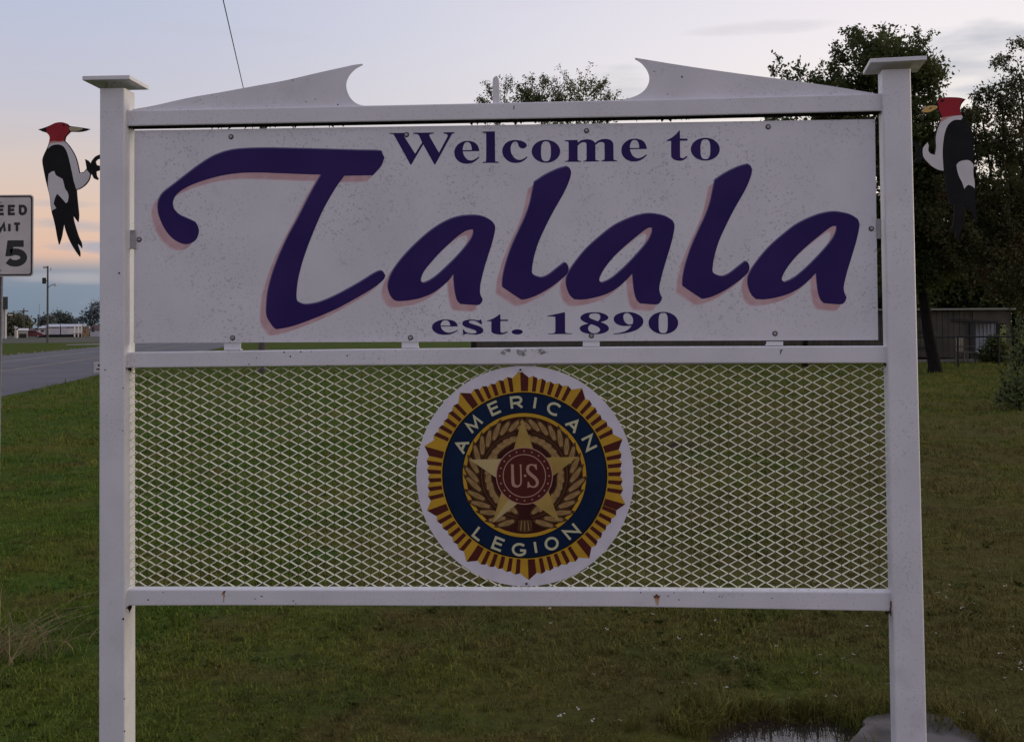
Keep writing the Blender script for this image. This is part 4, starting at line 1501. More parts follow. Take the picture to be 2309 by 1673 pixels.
# dry tall stalks at the left edge
M['straw'] = mat('dry_straw', (.27, .215, .11), .8, (.19, .15, .07), 20.0, world_space=True)
b0 = ground_at(25, 1485)
plant = thing('dry_grass_clump', 'clump of tall dry straw coloured grass in the lawn left of the sign', 'dry grass', (b0.x, b0.y, hgt(b0.x, b0.y)))
mb = MB()
for k in range(120):
    a = rng.random() * 6.28
    x, y = rng.normal(0, .13), rng.normal(0, .10)
    d = Vector((math.cos(a), math.sin(a) * .6, 0)) + Vector((.25, 0, 0))
    L = rng.uniform(.08, .34) if k > 9 else rng.uniform(.4, .58)
    ln = rng.uniform(.35, 1.0)
    pts = [Vector((x, y, -.01))]
    for s in (.35, .7, 1.0):
        pts.append(Vector((x, y, -.01)) + d * L * ln * s ** 1.6 + Vector((0, 0, L * (s - .45 * ln * s * s))))
    mb.tube(pts, [.0022, .0018, .0014, .0006], 3, 0, False)
mb.build('stalks', M['straw'], plant)

# ================================================================== speed limit sign by the road
M['s_white'] = mat('sign_white', (.58, .54, .52), .45, (.52, .48, .46), 6.0)
M['s_black'] = mat('sign_black', (.012, .012, .013), .5)
M['galv'] = mat('galvanised_steel', (.33, .33, .33), .55, (.26, .26, .26), 20.0, metal=.3)
SY = 10.0
s0 = at(2, 532, SY)
ss = thing('speed_limit_sign', 'white speed limit sign with black border on a steel post beside the road', 'road sign', (s0.x, s0.y, 0))
m_px = SY / F


def SS(k):           # offsets in photo pixels from the plate centre, y down
    return lambda x, y: Vector((x * m_px, -.0004 * k, s0.z - y * m_px))


def rrect(w, h, r, n=6):
    out = []
    for cx, cy, a in ((w - r, -h + r, -90), (w - r, h - r, 0), (-w + r, h - r, 90), (-w + r, -h + r, 180)):
        out += [(cx + r * math.cos(R(a + 90 * k / n)), cy + r * math.sin(R(a + 90 * k / n))) for k in range(n + 1)]
    return out


mb = MB()
plate(mb, rrect(73.3, 92.5, 8), SS(0), lambda x, y: Vector((x * m_px, .003, s0.z - y * m_px)), 0, 1)
pl = mb.build('plate', [M['s_white'], M['galv']], ss)
mb = MB()
flat(mb, [rrect(71.0, 90.2, 7), rrect(67.6, 86.8, 5)], SS(1.5))
mb.build('border', M['s_black'], pl)


def word(txt, x0, x1, ytop, ybot, gap, sw, parent):
    n = len(txt)
    rel = [{'I': 0.0, 'M': 1.3, 'L': .9}.get(ch, 1.0) for ch in txt]
    unit = (x1 - x0 - gap * (n - 1) - sw * rel.count(0.0)) / sum(rel)
    xp = x0
    for i, ch in enumerate(txt):
        w = unit * rel[i] if rel[i] else sw
        mb = MB()
        for k, (pts, closed) in enumerate(GLYPH[ch]):
            add_stroke(mb, [(xp + sw / 2 + p[0] * (w - sw), ybot - sw / 2 - p[1] * (ybot - ytop - sw)) for p in pts], sw, SS(2 + k * .5), 0, bool(closed))
        mb.build('letter', M['s_black'], parent)
        xp += w + gap


word('SPEED', -59.5, 59.5, -70, -46, 5.5, 6.4, pl)
word('LIMIT', -46, 46, -30, -7, 4.5, 6.0, pl)
word('55', -62, 62, 8.5, 72, 12, 15, pl)
mb = MB()
lean = .012
for z0, z1 in ((-.3, s0.z + .30),):
    pr = [(-.024, .004), (-.012, .004), (-.010, .030), (.010, .030), (.012, .004), (.024, .004), (.024, .008), (.015, .008), (.013, .034), (-.013, .034), (-.015, .008), (-.024, .008)]
    mb.loft([[Vector((x + (z - s0.z) * lean, y, z)) for x, y in pr] for z in (z0, z1)])
mb.build('post', M['galv'], ss)
for z in (-76, 78):
    mb = MB()
    p = SS(2)(0, z)
    mb.loft([[p + Vector((.008 * math.cos(2 * math.pi * i / 8), y, .008 * math.sin(2 * math.pi * i / 8))) for i in range(8)] for y in (0, -.005)])
    mb.build('bolt', M['galv'], ss)

# small white board by the road behind the left post
g0 = ground_at(222, 846)
bd = thing('yard_sign', 'small pale yard sign at the near road edge beside the left post', 'small sign', (g0.x, g0.y, 0), R(-8))
mb = MB().box((-.17, 0, .10), (.19, .012, .46))
bd_b = mb.build('board', M['s_white'], bd)
mb = MB().box((-.02, -.002, .30), (.13, -.0005, .38)).box((-.08, -.002, .18), (.07, -.0005, .23))
mb.build('print', M['s_black'], bd_b)
for x in (-.12, .13):
    mb = MB().tube([(x, .02, -.15), (x, .02, .40)], .006, 6)
    mb.build('stake', M['galv'], bd)

# ================================================================== utility poles and the overhead line
M['pole'] = mat('old_timber_pole', (.085, .075, .072), .85, (.06, .055, .055), 3.0)
M['dark_metal'] = mat('dark_metal', (.030, .033, .037), .7, spec=.1)
M['insul'] = mat('pale_insulator', (.45, .43, .42), .4)
GR = 'timber utility poles'


def pole(u, v_base, v_top, label, Y=None, r=.13):
    p = ground_at(u, v_base) if Y is None else at(u, 700, Y)
    top = at(u, v_top, p.y).z
    t = thing('utility_pole', label, 'utility pole', (p.x, p.y, 0), 0, GR)
    MB().tube([(0, 0, -.5), (0, 0, top * .5), (0, 0, top)], [r, r * .85, r * .7], 10).build('pole', M['pole'], t)
    return t, top


t, top = pole(107, 773, 600, 'tall utility pole across the road with a lamp arm and a grey transformer')
MB().box((-.55, -.05, top - .28), (.06, .05, top - .05)).build('crossarm', M['insul'], t)
MB().tube([(.30, 0, top - .45), (.36, 0, top - .25), (.46, 0, top - .35), (.40, 0, top - .6)], .05, 6).build('insulator', M['insul'], t)
MB().tube([(-.42, 0, top - 2.1), (-.42, 0, top - 1.4)], .22, 10).build('transformer', M['dark_metal'], t)
MB().box((-.3, -.04, top - 1.8), (0, .04, top - 1.7)).build('bracket', M['dark_metal'], t)
MB().tube([(0, -.05, top - 2.6), (.6, -.4, top - 2.3), (1.25, -.8, top - 2.15)], .035, 6).build('lamp_arm', M['dark_metal'], t)
MB().loft([[Vector((1.3 + r_ * math.cos(2 * math.pi * i / 10), -.85 + r_ * math.sin(2 * math.pi * i / 10), top + z)) for i in range(10)] for r_, z in ((.06, -2.05), (.14, -2.12), (.20, -2.32), (.16, -2.42))]).build('lamp_head', M['insul'], t)
pole1 = t
t, top = pole(53.8, 757, 695, 'thin distant utility pole before the olive tree mass', Y=215, r=.16)
MB().box((-.9, -.08, top - .7), (.9, .08, top - .5)).build('crossarm', M['pole'], t)
t, top = pole(86, 757, 709, 'short distant utility pole with a small transformer beside the mobile home', Y=230, r=.18)
MB().tube([(-.55, 0, top - 1.8), (-.55, 0, top - .9)], .22, 8).build('transformer', M['dark_metal'], t)
MB().tube([(.22, 0, top - 1), (.25, 0, top + 2.2)], .03, 5).build('aerial', M['dark_metal'], t)
t, top = pole(592, 840, 282, 'utility pole standing behind the lettered panel in line with the wire', r=.14)
pw = t.location.copy()
ptop = top
MB().box((-.75, -.05, top - .35), (.75, .05, top - .22)).build('crossarm', M['pole'], t)
wz = ptop - .18
wA = at(549, 200, 30)
# the line leaves the crossarm and runs back over the viewer
def at_height(u, v, z):
    d = ray(u, v)
    return CAM + d * ((z - CAM.z) / d.z)


w1_, w0_ = at_height(549, 200, wz), at_height(503, 0, wz)
dw = (w0_ - w1_).normalized()
endA = w1_ + dw * ((pw.y - w1_.y) / dw.y)
endB = w1_ + dw * ((-25 - w1_.y) / dw.y)
M['wire'] = mat('wire_black', (.06, .06, .065), .6)
mb = MB()
mb.tube([endA + (endB - endA) * (k / 24) for k in range(25)], .012, 6)
wire = mb.build('overhead_wire', M['wire'])
tag(wire, 'thin dark overhead wire slanting down the sky behind the left scroll plate', 'wire')

# ================================================================== far side of the road
M['tin'] = mat('grey_siding', (.34, .33, .33), .7, (.28, .27, .27), .8)
M['dark_panel'] = mat('dark_fascia', (.022, .026, .032), .6)
M['trim_w'] = mat('white_trim', (.70, .68, .66), .6)
M['home'] = mat('mobile_home_white', (.56, .55, .60), .6, (.50, .49, .54), .6)
M['roof_m'] = mat('pale_metal_roof', (.50, .49, .54), .5)
M['glass'] = mat('dark_glass', (.02, .024, .03), .08)
M['wood'] = mat('raw_deck_wood', (.25, .16, .105), .8, (.18, .115, .08), 3.0)
M['brick'] = mat('red_brown_wall', (.10, .055, .048), .85)
M['redcar'] = mat('red_car_paint', (.12, .022, .024), .4)
M['tyre'] = mat('tyre_rubber', (.015, .015, .016), .8)
M['skirt'] = mat('dark_underside', (.02, .02, .022), .9)


def wpx(u, v, Y):
    return at(u, v, Y)


# grey building with a dark fascia at the frame's left edge
Y = 190.0
p = at(14.7, 740, Y)
b = thing('building', 'grey commercial building with dark fascia behind the speed limit post', 'building', (p.x, Y, 0), R(27))
hz = at(14, 697, Y).z
ht = at(14, 669.5, Y).z
MB().box((-16, 0, -.2), (0, 12, hz)).build('wall', M['tin'], b)
MB().box((-16.2, -.5, hz + .002), (.18, 12.2, ht)).build('fascia', M['dark_panel'], b)
MB().box((-.22, -.06, 0), (.03, -.002, hz)).build('corner_trim', M['trim_w'], b)
MB().box((-9, -.08, 0), (-6.5, -.003, 2.6)).build('door', M['glass'], b)
MB().box((.25, -.3, hz - 1.15), (.95, .3, hz - 1.0), 0, Matrix.Rotation(0, 4, 'Y')).build('wall_lamp', M['trim_w'], b)

# little white-roofed shelter and its sign post
Y = 200.0
p0_, p1_ = at(40, 757, Y), at(61, 757, Y)
b = thing('shed', 'small grey shed with a white roof left of the red car', 'shed', (p0_.x, Y, 0), R(25))
w_ = p1_.x - p0_.x
h_ = at(50, 745, Y).z
hr = at(50, 740.5, Y).z
MB().box((0, 0, -.1), (w_, 2.5, h_)).build('wall', M['tin'], b)
MB().add([(-.1, -.2, h_), (w_ + .15, -.2, h_), (w_ + .1, 1.3, hr), (.15, 1.3, hr), (-.1, 2.7, h_), (w_ + .15, 2.7, h_)], [(0, 1, 2, 3), (3, 2, 5, 4), (0, 3, 4), (1, 5, 2)]).build('roof', M['trim_w'], b)
MB().box((.25, -.03, .0), (w_ - .25, -.002, h_ * .55)).build('opening', M['skirt'], b)
p = at(36, 757, Y - 4)
b = thing('marker_post', 'pale post with a bright white arrow board beside the white roofed shed', 'post sign', (p.x, Y - 4, 0))
zt = at(36, 744, Y - 4).z
MB().box((-.2, -.15, -.2), (.25, .15, zt - .02)).build('post', M['trim_w'], b)
mb = MB()
q0, q1, q2 = at(32.3, 735, Y - 4), at(41.8, 738, Y - 4), at(35.5, 743.5, Y - 4)
tri_ = [Vector((q.x - p.x, -.2, q.z)) for q in (q0, q1, q2)]
mb.add(tri_ + [v + Vector((0, .12, 0)) for v in tri_], [(0, 1, 2), (5, 4, 3), (0, 3, 4, 1), (1, 4, 5, 2), (2, 5, 3, 0)])
mb.build('board', mat('bright_white_board', (.82, .82, .82), .5), b)


def car(name, label, paint, loc, rz, L=4.4, Wd=1.75, H=1.45, van=False):
    t = thing(name, label, 'car', loc, rz)
    prof = [(-L / 2, .45), (-L / 2, .85), (-L * .36, .95), (-L * .18, H), (L * .20, H), (L * .36, .98), (L / 2, .80), (L / 2, .42), (L * .40, .30), (-L * .40, .30)]
    mb = MB()
    rings = []
    for y, k in ((-Wd / 2, .93), (-Wd / 2 + .12, 1), (Wd / 2 - .12, 1), (Wd / 2, .93)):
        rings.append([Vector((x * (1 if k == 1 else .985), y, .3 + (z - .3) * k)) for x, z in prof])
    mb.loft(rings)
    mb.build('body', paint, t, bevel=.03)
    g = MB()
    for s in (-1, 1):
        y = s * (Wd / 2 + .004)
        g.add([(-L * .30, y, .98), (L * .28, y, .98), (L * .17, y, H - .12), (-L * .16, y, H - .12)], [(0, 1, 2, 3)])
    g.add([(L * .205, -Wd * .42, H - .06), (L * .205, Wd * .42, H - .06), (L * .352, Wd * .45, 1.0), (L * .352, -Wd * .45, 1.0)], [(0, 1, 2, 3)])
    g.build('window', M['glass'], t)
    for x in (-L * .31, L * .31):
        for s in (-1, 1):
            y = s * (Wd / 2 - .02)
            n = 16
            rr = [[Vector((x + r_ * math.cos(2 * math.pi * i / n), yy, .32 + r_ * math.sin(2 * math.pi * i / n))) for i in range(n)] for r_, yy in ((.29, y - s * .18), (.32, y - s * .1), (.32, y + s * .01), (.28, y + s * .03))]
            w__ = MB().loft(rr).build('wheel', M['tyre'], t)
            MB().loft([[Vector((x + .17 * math.cos(2 * math.pi * i / n), yy, .32 + .17 * math.sin(2 * math.pi * i / n))) for i in range(n)] for yy in (y + s * .031, y + s * .04)]).build('rim', M['galv'], w__)
    for s in (-1, 1):
        MB().box((L / 2 - .03, s * .6 - .15, .62), (L / 2 + .012, s * .6 + .15, .76)).build('headlight', M['insul'], t)
    return t


p = at(71, 757, 205)
car('parked_car', 'red car parked in the distance left of the white mobile home', M['redcar'], (p.x, 205, 0), R(15), 4.2)

# red-brown house roof behind the car
Y = 235.0
a_, c_ = at(67, 750, Y), at(88, 750, Y)
b = thing('house', 'low red brown house half hidden behind the white mobile home', 'house', (a_.x, Y, 0), R(24))
w_ = c_.x - a_.x
hz, hr = at(70, 747, Y).z, at(70, 740, Y).z
hw = MB().box((0, 0, -.1), (w_ + 2, 8, hz)).build('wall', M['brick'], b)
MB().add([(-.6, -.6, hz), (w_ + 2.6, -.6, hz), (w_ + 2.2, 4, hr), (.2, 4, hr), (-.6, 8.6, hz), (w_ + 2.6, 8.6, hz)], [(0, 1, 2, 3), (3, 2, 5, 4), (0, 3, 4), (1, 5, 2)]).build('roof', mat('brown_roof', (.10, .07, .06), .9), b)
MB().box((1.0, -.05, 1.0), (1.9, -.003, 1.9)).build('window', M['glass'], b)

# long white mobile home with its wooden porch
Y = 210.0
xa, xb = at(86.5, 750, Y).x, at(186, 750, Y).x
b = thing('mobile_home', 'long white mobile home with dark window bands beyond the road', 'mobile home', (xa, Y, 0), R(23))
b.scale = (.915, 1, 1)
Lm = xb - xa
zt, zb = at(130, 731.5, Y).z, at(130, 754.5, Y).z
zt, zb = zt, max(zb, .45)
X = lambda u: at(u, 745, Y).x - xa
Zv = lambda v: at(130, v, Y).z
MB().box((X(86.5), 0, zb), (X(103), 4.2, zt - .7)).build('wall', M['home'], b)
MB().box((X(104.0), -.1, zb), (X(135.5), 4.3, zt - .45)).build('wall', M['home'], b)
MB().box((X(138), -.1, zb), (X(186), 4.3, zt - .45)).build('wall', M['home'], b)
MB().box((X(135.5) + .002, .1, zb), (X(138) - .002, 4.1, zt - .3)).build('seam_panel', M['dark_panel'], b)
rm = MB()
for u0, u1, dz in ((85.5, 103.6, -.25), (103.8, 136, 0), (137.4, 187, 0)):
    x0, x1 = X(u0), X(u1)
    z = zt - .44 + dz
    rm.add([(x0, -.35, z), (x1, -.35, z), (x1, 2.1, z + .5), (x0 + (.9 if u0 < 90 else 0), 2.1, z + .5), (x0, 4.6, z), (x1, 4.6, z), (x0, -.35, z - .08), (x1, -.35, z - .08)], [(0, 1, 2, 3), (3, 2, 5, 4), (0, 3, 4), (1, 5, 2), (6, 7, 1, 0)])
rm.build('roof', M['roof_m'], b)
for u0, u1, dz in ((88, 102, -.2), (110, 133, 0), (150, 168, 0), (173, 183, 0)):
    MB().box((X(u0), -.16, Zv(739.6) + dz), (X(u1), -.105, Zv(737.8) + dz)).build('window_band', M['glass'], b)
MB().box((X(92.5), -.05, Zv(748.5)), (X(99.5), -.003, Zv(744))).build('window', M['glass'], b)
MB().box((X(88), .3, -.1), (X(186), 4.0, zb - .01)).build('skirting', M['skirt'], b)
_hx = (at(168, 745, Y).x - xa) * .915
p = Vector((xa + _hx * math.cos(R(23)) + 2.3 * math.sin(R(23)), 0, 0))
_py = Y + _hx * math.sin(R(23)) - 2.3 * math.cos(R(23))
pc_ = thing('porch', 'raw wood porch with white posts at the right end of the mobile home', 'porch', (p.x, _py, 0), R(23))
pc_.scale = (.915, 1, 1)
X2 = lambda u: at(u, 745, Y).x - at(168, 745, Y).x
MB().box((X2(168), 0, .62), (X2(200), 1.9, .78)).build('deck', M['wood'], pc_)
for u in (169, 177.5, 185.5):
    MB().box((X2(u) - .14, .02, -.1), (X2(u) + .14, .22, Zv(734))).build('post', M['trim_w'], pc_)
for u in (188, 196, 200):
    MB().box((X2(u) - .16, .02, -.1), (X2(u) + .16, .25, Zv(735.5))).build('post', M['wood'], pc_)
for k in range(5):
    u = 187 + k * 2.6
    MB().box((X2(u), .5, .78), (X2(u) + .19, .56, Zv(737))).build('plank', M['wood'], pc_)
MB().box((X2(186), -.1, Zv(734.2)), (X2(195), 1.6, Zv(731.8))).build('roof', M['trim_w'], pc_)
for k in range(3):
    MB().box((X2(189), -.35 - .3 * k, .0), (X2(195), -.06 - .3 * k, .58 - .18 * k)).build('step', M['wood'], pc_)
Y = 220.0
a_ = at(203, 750, Y)
b = thing('small_house', 'small pale house among trees right of the porch', 'house', (a_.x, Y, 0))
w_ = at(213, 750, Y).x - a_.x
hz = at(208, 744, Y).z
MB().box((0, 0, -.1), (w_ + 3, 5, hz)).build('wall', M['home'], b)
MB().add([(-.3, -.3, hz), (w_ + 3.3, -.3, hz), (w_ + 3.3, 2.5, hz + 1.1), (-.3, 2.5, hz + 1.1), (-.3, 5.3, hz), (w_ + 3.3, 5.3, hz)], [(0, 1, 2, 3), (3, 2, 5, 4), (0, 3, 4), (1, 5, 2)]).build('roof', M['brick'], b)
MB().box((.4, -.05, 1.0), (.9, -.003, 2.0)).build('window', M['glass'], b)
# pale driveway and mown verge on the far side
M['gravel'] = mat('pale_gravel', (.22, .205, .19), .9, (.16, .15, .13), 2.0, world_space=True)
M['dull_field'] = mat('dull_field', (.052, .050, .026), .95, (.042, .046, .020), .12, world_space=True)
mb = MB()
quad = [ground_at(u, v, .012) for u, v in ((150, 778.2), (240, 776.8), (420, 772.0), (420, 769.6), (240, 774.2), (150, 776.8))]
mb.add(quad, [tuple(range(6))])
tag(mb.build('driveway', M['gravel']), kind='structure')
mb = MB()
quad = [ground_at(u, v, .008) for u, v in ((-300, 776), (20, 774.0), (240, 772.0), (600, 769), (600, 757), (-300, 757))]
mb.add(quad, [tuple(range(6))])
tag(mb.build('field', M['dull_field']), kind='structure')
# stones and scraps along the far road edge
M['scrap'] = mat('pale_stone', (.20, .19, .17), .9)
mb = MB()
for k in range(60):
    u = random.choice((random.uniform(110, 180), random.uniform(130, 175)))
    g = hN0 + RDIR * random.uniform(30, 75) + RNRM * (RWID + random.uniform(.1, .7))
    s = random.uniform(.03, .08)
    pts = [Vector((g.x + s * math.cos(a) * random.uniform(.7, 1.2), g.y + s * math.sin(a), 0)) for a in (0, 1.3, 2.5, 3.8, 5.0)]
    mb.loft([[q + Vector((0, 0, -.02)) for q in pts], [Vector((g.x, g.y, 0)) + (q - Vector((g.x, g.y, 0))) * .6 + Vector((0, 0, s * .8)) for q in pts]])
tag(mb.build('roadside_gravel', M['scrap']), kind='stuff')

# ================================================================== trees
M['bark'] = mat('bark', (.018, .015, .013), .95, (.011, .010, .009), 6.0, spec=.08, bump=.6, bscale=30)
M['leaf_dark'] = leaf_mat('leaf_dark_green', (.044, .062, .018), (.105, .118, .038), .9, tl=.45)
M['leaf_mid'] = leaf_mat('leaf_olive', (.060, .080, .026), (.125, .14, .05), .9, tl=.5)
M['leaf_red'] = leaf_mat('leaf_autumn', (.044, .054, .018), (.100, .088, .034), .7, tl=.40, c3_=(.16, .062, .032))
M['leaf_pale'] = leaf_mat('leaf_pale', (.075, .10, .035), (.15, .18, .075), 6.0, tl=.3)
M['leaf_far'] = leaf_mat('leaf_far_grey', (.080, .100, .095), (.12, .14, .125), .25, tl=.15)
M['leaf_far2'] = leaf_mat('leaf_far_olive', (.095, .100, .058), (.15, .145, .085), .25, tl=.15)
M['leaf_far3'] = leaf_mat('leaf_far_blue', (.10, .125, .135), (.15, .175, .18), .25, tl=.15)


def leaves(mb_v, mb_f, centres, sig, per, size, r, flatz=.8, long=1.9):
    """leaf-sized faces spread about each clump centre"""
    n = len(centres) * per
    cc = np.repeat(np.asarray(centres), per, 0)
    P_ = cc + r.normal(0, 1, (n, 3)) * np.array([sig, sig, sig * flatz])
    d = r.normal(0, 1, (n, 3))
    d /= np.linalg.norm(d, axis=1)[:, None]
    e = np.cross(d, r.normal(0, 1, (n, 3)))
    e /= np.linalg.norm(e, axis=1)[:, None]
    s = size * r.uniform(.55, 1.35, n)[:, None]
    tip0, tip1 = P_ - d * s * long / 2, P_ + d * s * long / 2
    mid = P_ + e * s * .5
    mid2 = P_ - e * s * .5
    base = len(mb_v)
    V = np.stack([tip0, mid, tip1, mid2], 1).reshape(-1, 3)
    mb_v.extend(map(tuple, V))
    mb_f.extend([(base + 4 * i, base + 4 * i + 1, base + 4 * i + 2, base + 4 * i + 3) for i in range(n)])


def tree(name, label, base, lobes, leaf_m, seed, trunk_r=.17, leaf=.11, sig=.28, per=26, group='trees behind the sign', fork=.35, twigs=0, lean=(0, 0), cat='tree', bark=None, shell=.55, pull=.45):
    """lobes: (centre, (rx, ry, rz), clumps) in world metres"""
    r = np.random.default_rng(seed)
    base = Vector(base)
    t = thing(name, label, cat, base, 0, group)
    allc = [Vector(l[0]) for l in lobes]
    mean = sum(allc, Vector()) / len(allc)
    zlow = min(l[0][2] - l[1][2] for l in lobes)
    ztop = max(l[0][2] + l[1][2] for l in lobes)
    fk = Vector((base.x + (mean.x - base.x) * pull + lean[0], base.y + (mean.y - base.y) * pull + lean[1], base.z + max((ztop - base.z) * fork, .3)))
    mb = MB()
    mid = (base + fk) / 2 + Vector((r.normal(0, .08), r.normal(0, .08), 0))
    mb.tube([base - base + Vector((0, 0, -.3)), Vector((0, 0, .25)), mid - base, fk - base], [trunk_r * 1.5, trunk_r * 1.08, trunk_r * .92, trunk_r * .8], 9)
    V, Fc = [], []
    for c_, rad, ncl in lobes:
        c_ = Vector(c_)
        br = trunk_r * .45
        k1 = fk.lerp(c_, .5) + Vector((r.normal(0, .2), r.normal(0, .2), .15))
        mb.tube([fk - base, k1 - base, c_ - base], [br, br * .7, br * .4], 6)
        cl = []
        for i in range(ncl):
            d = Vector(r.normal(0, 1, 3)).normalized()
            q = r.uniform(shell, 1.0) if r.random() < .75 else r.uniform(.1, shell)
            bump_ = .82 + .32 * mnoise.noise(d * 2.2 + c_)
            p_ = c_ + Vector((d.x * rad[0], d.y * rad[1], d.z * rad[2])) * q * bump_
            cl.append(tuple(p_ - base))
            if i % 4 == 0:
                m1 = (c_ - base).lerp(Vector(cl[-1]), .5) + Vector((0, 0, -.08 * rad[2]))
                mb.tube([c_ - base, m1, Vector(cl[-1])], [br * .35, br * .2, br * .07], 4)
        leaves(V, Fc, cl, sig, per, leaf, r)
        tw = []
        for i in range(int(twigs * ncl)):
            a = r.uniform(-.15 * math.pi, 1.15 * math.pi)
            s_ = c_ + Vector((math.cos(a) * rad[0] * .8, r.normal(0, .4) * rad[1], math.sin(a) * rad[2] * .8))
            out_ = Vector((math.cos(a) * .5 + r.normal(0, .25), r.normal(0, .3), abs(math.sin(a)) * .8 + .5)) * r.uniform(.35, .9) * min(rad[0], 1.6) * .55
            mb.tube([s_ - base, s_ + out_ * .5 - base, s_ + out_ - base], [.018, .012, .005], 4)
            for q in (.25, .5, .75, 1.0):
                tw.append(tuple(s_ + out_ * q - base))
        if tw:
            leaves(V, Fc, tw, sig * .30, max(per // 5, 2), leaf * .8, r)
    mb.build('trunk', bark or M['bark'], t)
    me = bpy.data.meshes.new('crown')
    me.from_pydata(V, [], Fc)
    me.materials.append(leaf_m)
    o = bpy.data.objects.new('crown', me)
    C.objects.link(o)
    o.parent = t
    return t


def lobe(u, v, ru, rv, Y, n, dy=None):
    c_ = at(u, v, Y)
    k = Y / F
    return (tuple(c_), (ru * k, (dy if dy else ru * k), rv * k), n)


# big tree behind the right post
Y = 34.5
g = ground_at(2108, 840)
Y = g.y
tree('shade_tree', 'tall dark green tree rising behind the right post, its trunk before the long shed', (g.x, g.y, 0),
     [lobe(1985, 150, 105, 75, Y, 42), lobe(2060, 170, 60, 70, Y, 22), lobe(1890, 230, 75, 65, Y, 26), lobe(1990, 290, 140, 110, Y, 46), lobe(2080, 300, 60, 90, Y, 16), lobe(1900, 400, 130, 130, Y, 40), lobe(2030, 470, 120, 130, Y, 46),
      lobe(1800, 300, 70, 60, Y, 12), lobe(2110, 560, 110, 100, Y, 40), lobe(1990, 600, 100, 90, Y, 24), lobe(2090, 400, 60, 90, Y, 20)],
     M['leaf_dark'], 21, trunk_r=.19, leaf=.075, sig=.27, per=170, fork=.24, twigs=.35, lean=(-.10, 0), pull=.16)
Y = 39
g = at(1815, 800, Y)
tree('sapling_tree', 'thin open tree with sparse sprays left of the right post', (g.x, Y, 0),
     [lobe(1775, 165, 42, 30, Y, 6), lobe(1845, 190, 55, 45, Y, 10), lobe(1815, 290, 90, 70, Y, 16), lobe(1860, 420, 100, 110, Y, 22)], M['leaf_dark'], 33, trunk_r=.10, leaf=.085, sig=.20, per=26, twigs=1.2, fork=.5)
# trees at the right edge
Y = 33
g = at(2345, 820, Y)
tree('autumn_tree', 'airy tree with reddish leaf sprays at the right edge', (g.x, Y, 0),
     [lobe(2255, 210, 42, 75, Y, 6), lobe(2215, 265, 45, 45, Y, 6), lobe(2300, 170, 40, 75, Y, 6), lobe(2240, 330, 105, 75, Y, 26), lobe(2180, 330, 50, 70, Y, 9), lobe(2330, 300, 90, 120, Y, 24), lobe(2200, 440, 90, 90, Y, 20), lobe(2310, 470, 120, 120, Y, 40), lobe(2250, 590, 130, 90, Y, 46), lobe(2180, 520, 90, 100, Y, 30), lobe(2350, 640, 110, 110, Y, 40)],
     M['leaf_red'], 44, trunk_r=.13, leaf=.06, sig=.24, per=95, twigs=1.6, fork=.3)
Y = 50
for u, lb, sd, lo_ in ((2120, 'dense dark tree standing behind the shed roof, left half', 51, [lobe(2110, 480, 130, 150, Y, 50), lobe(2180, 600, 150, 110, Y, 50), lobe(2040, 600, 110, 110, Y, 30), lobe(2080, 665, 130, 45, Y, 36), lobe(1960, 640, 110, 80, Y, 24), lobe(2090, 370, 80, 80, Y, 16)]),
                       (2290, 'dense dark tree standing behind the shed roof, right half', 52, [lobe(2290, 520, 130, 160, Y, 56), lobe(2240, 640, 130, 80, Y, 40), lobe(2390, 560, 130, 160, Y, 40), lobe(2230, 685, 130, 40, Y, 36), lobe(2340, 690, 110, 50, Y, 30), lobe(2340, 410, 110, 90, Y, 26)])):
    g = at(u, 800, Y)
    tree('dense_tree', lb, (g.x, Y, 0), lo_, M['leaf_dark'], sd, trunk_r=.22, leaf=.13, sig=.42, per=150, fork=.25)
# tree showing over the top rail
Y = 45
g = at(1255, 800, Y)
tree('bushy_tree', 'light leafy tree top showing over the middle of the top rail', (g.x, Y, 0),
     [lobe(1280, 235, 95, 45, Y, 26), lobe(1150, 240, 70, 35, Y, 12), lobe(1350, 245, 55, 30, Y, 10), lobe(1215, 225, 50, 40, Y, 9), lobe(1240, 330, 150, 90, Y, 40)], M['leaf_mid'], 61, trunk_r=.2, leaf=.058, sig=.27, per=85, twigs=1.5, fork=.45)

# far trees beyond the road
far = [('round_tree', 'rounded olive tree mass left of the distant poles', 30, 262, [(28, 722, 18, 20, 26), (46, 722, 16, 17, 22), (58, 731, 9, 16, 12), (22, 740, 16, 16, 16), (48, 742, 18, 14, 18)], 'leaf_far2', 71),
       ('round_tree', 'dark tree directly behind the tall utility pole', 106, 300, [(104, 722, 9, 10, 12), (113, 724, 9, 10, 10), (99, 730, 8, 8, 8)], 'leaf_far', 72),
       ('round_tree', 'dark lumpy tree above the middle of the mobile home', 130, 310, [(129, 712, 7, 7, 8), (142, 718, 13, 12, 14), (152, 722, 12, 10, 10), (126, 722, 9, 9, 8), (162, 727, 9, 6, 6)], 'leaf_far', 73),
       ('open_tree', 'open blue grey tree beside the left sign post', 205, 230, [(216, 694, 12, 14, 8), (204, 708, 14, 12, 9), (222, 712, 14, 16, 10), (190, 716, 12, 10, 7), (178, 722, 10, 7, 5), (212, 728, 16, 12, 9), (236, 705, 16, 22, 14)], 'leaf_far3', 74)]
for nm, lb, u, Y, lbs, lm, sd in far:
    g = at(u, 750, Y)
    tree(nm, lb, (g.x, Y, 0), [lobe(a, b_2, c_2, d_2, Y, n_2) for a, b_2, c_2, d_2, n_2 in lbs], M[lm], sd, trunk_r=.3, leaf=.36 if nm == 'round_tree' else .26, sig=.75 if nm == 'round_tree' else .55, per=46 if nm == 'round_tree' else 26, group='trees across the road', fork=.3, twigs=0 if nm == 'round_tree' else .4)

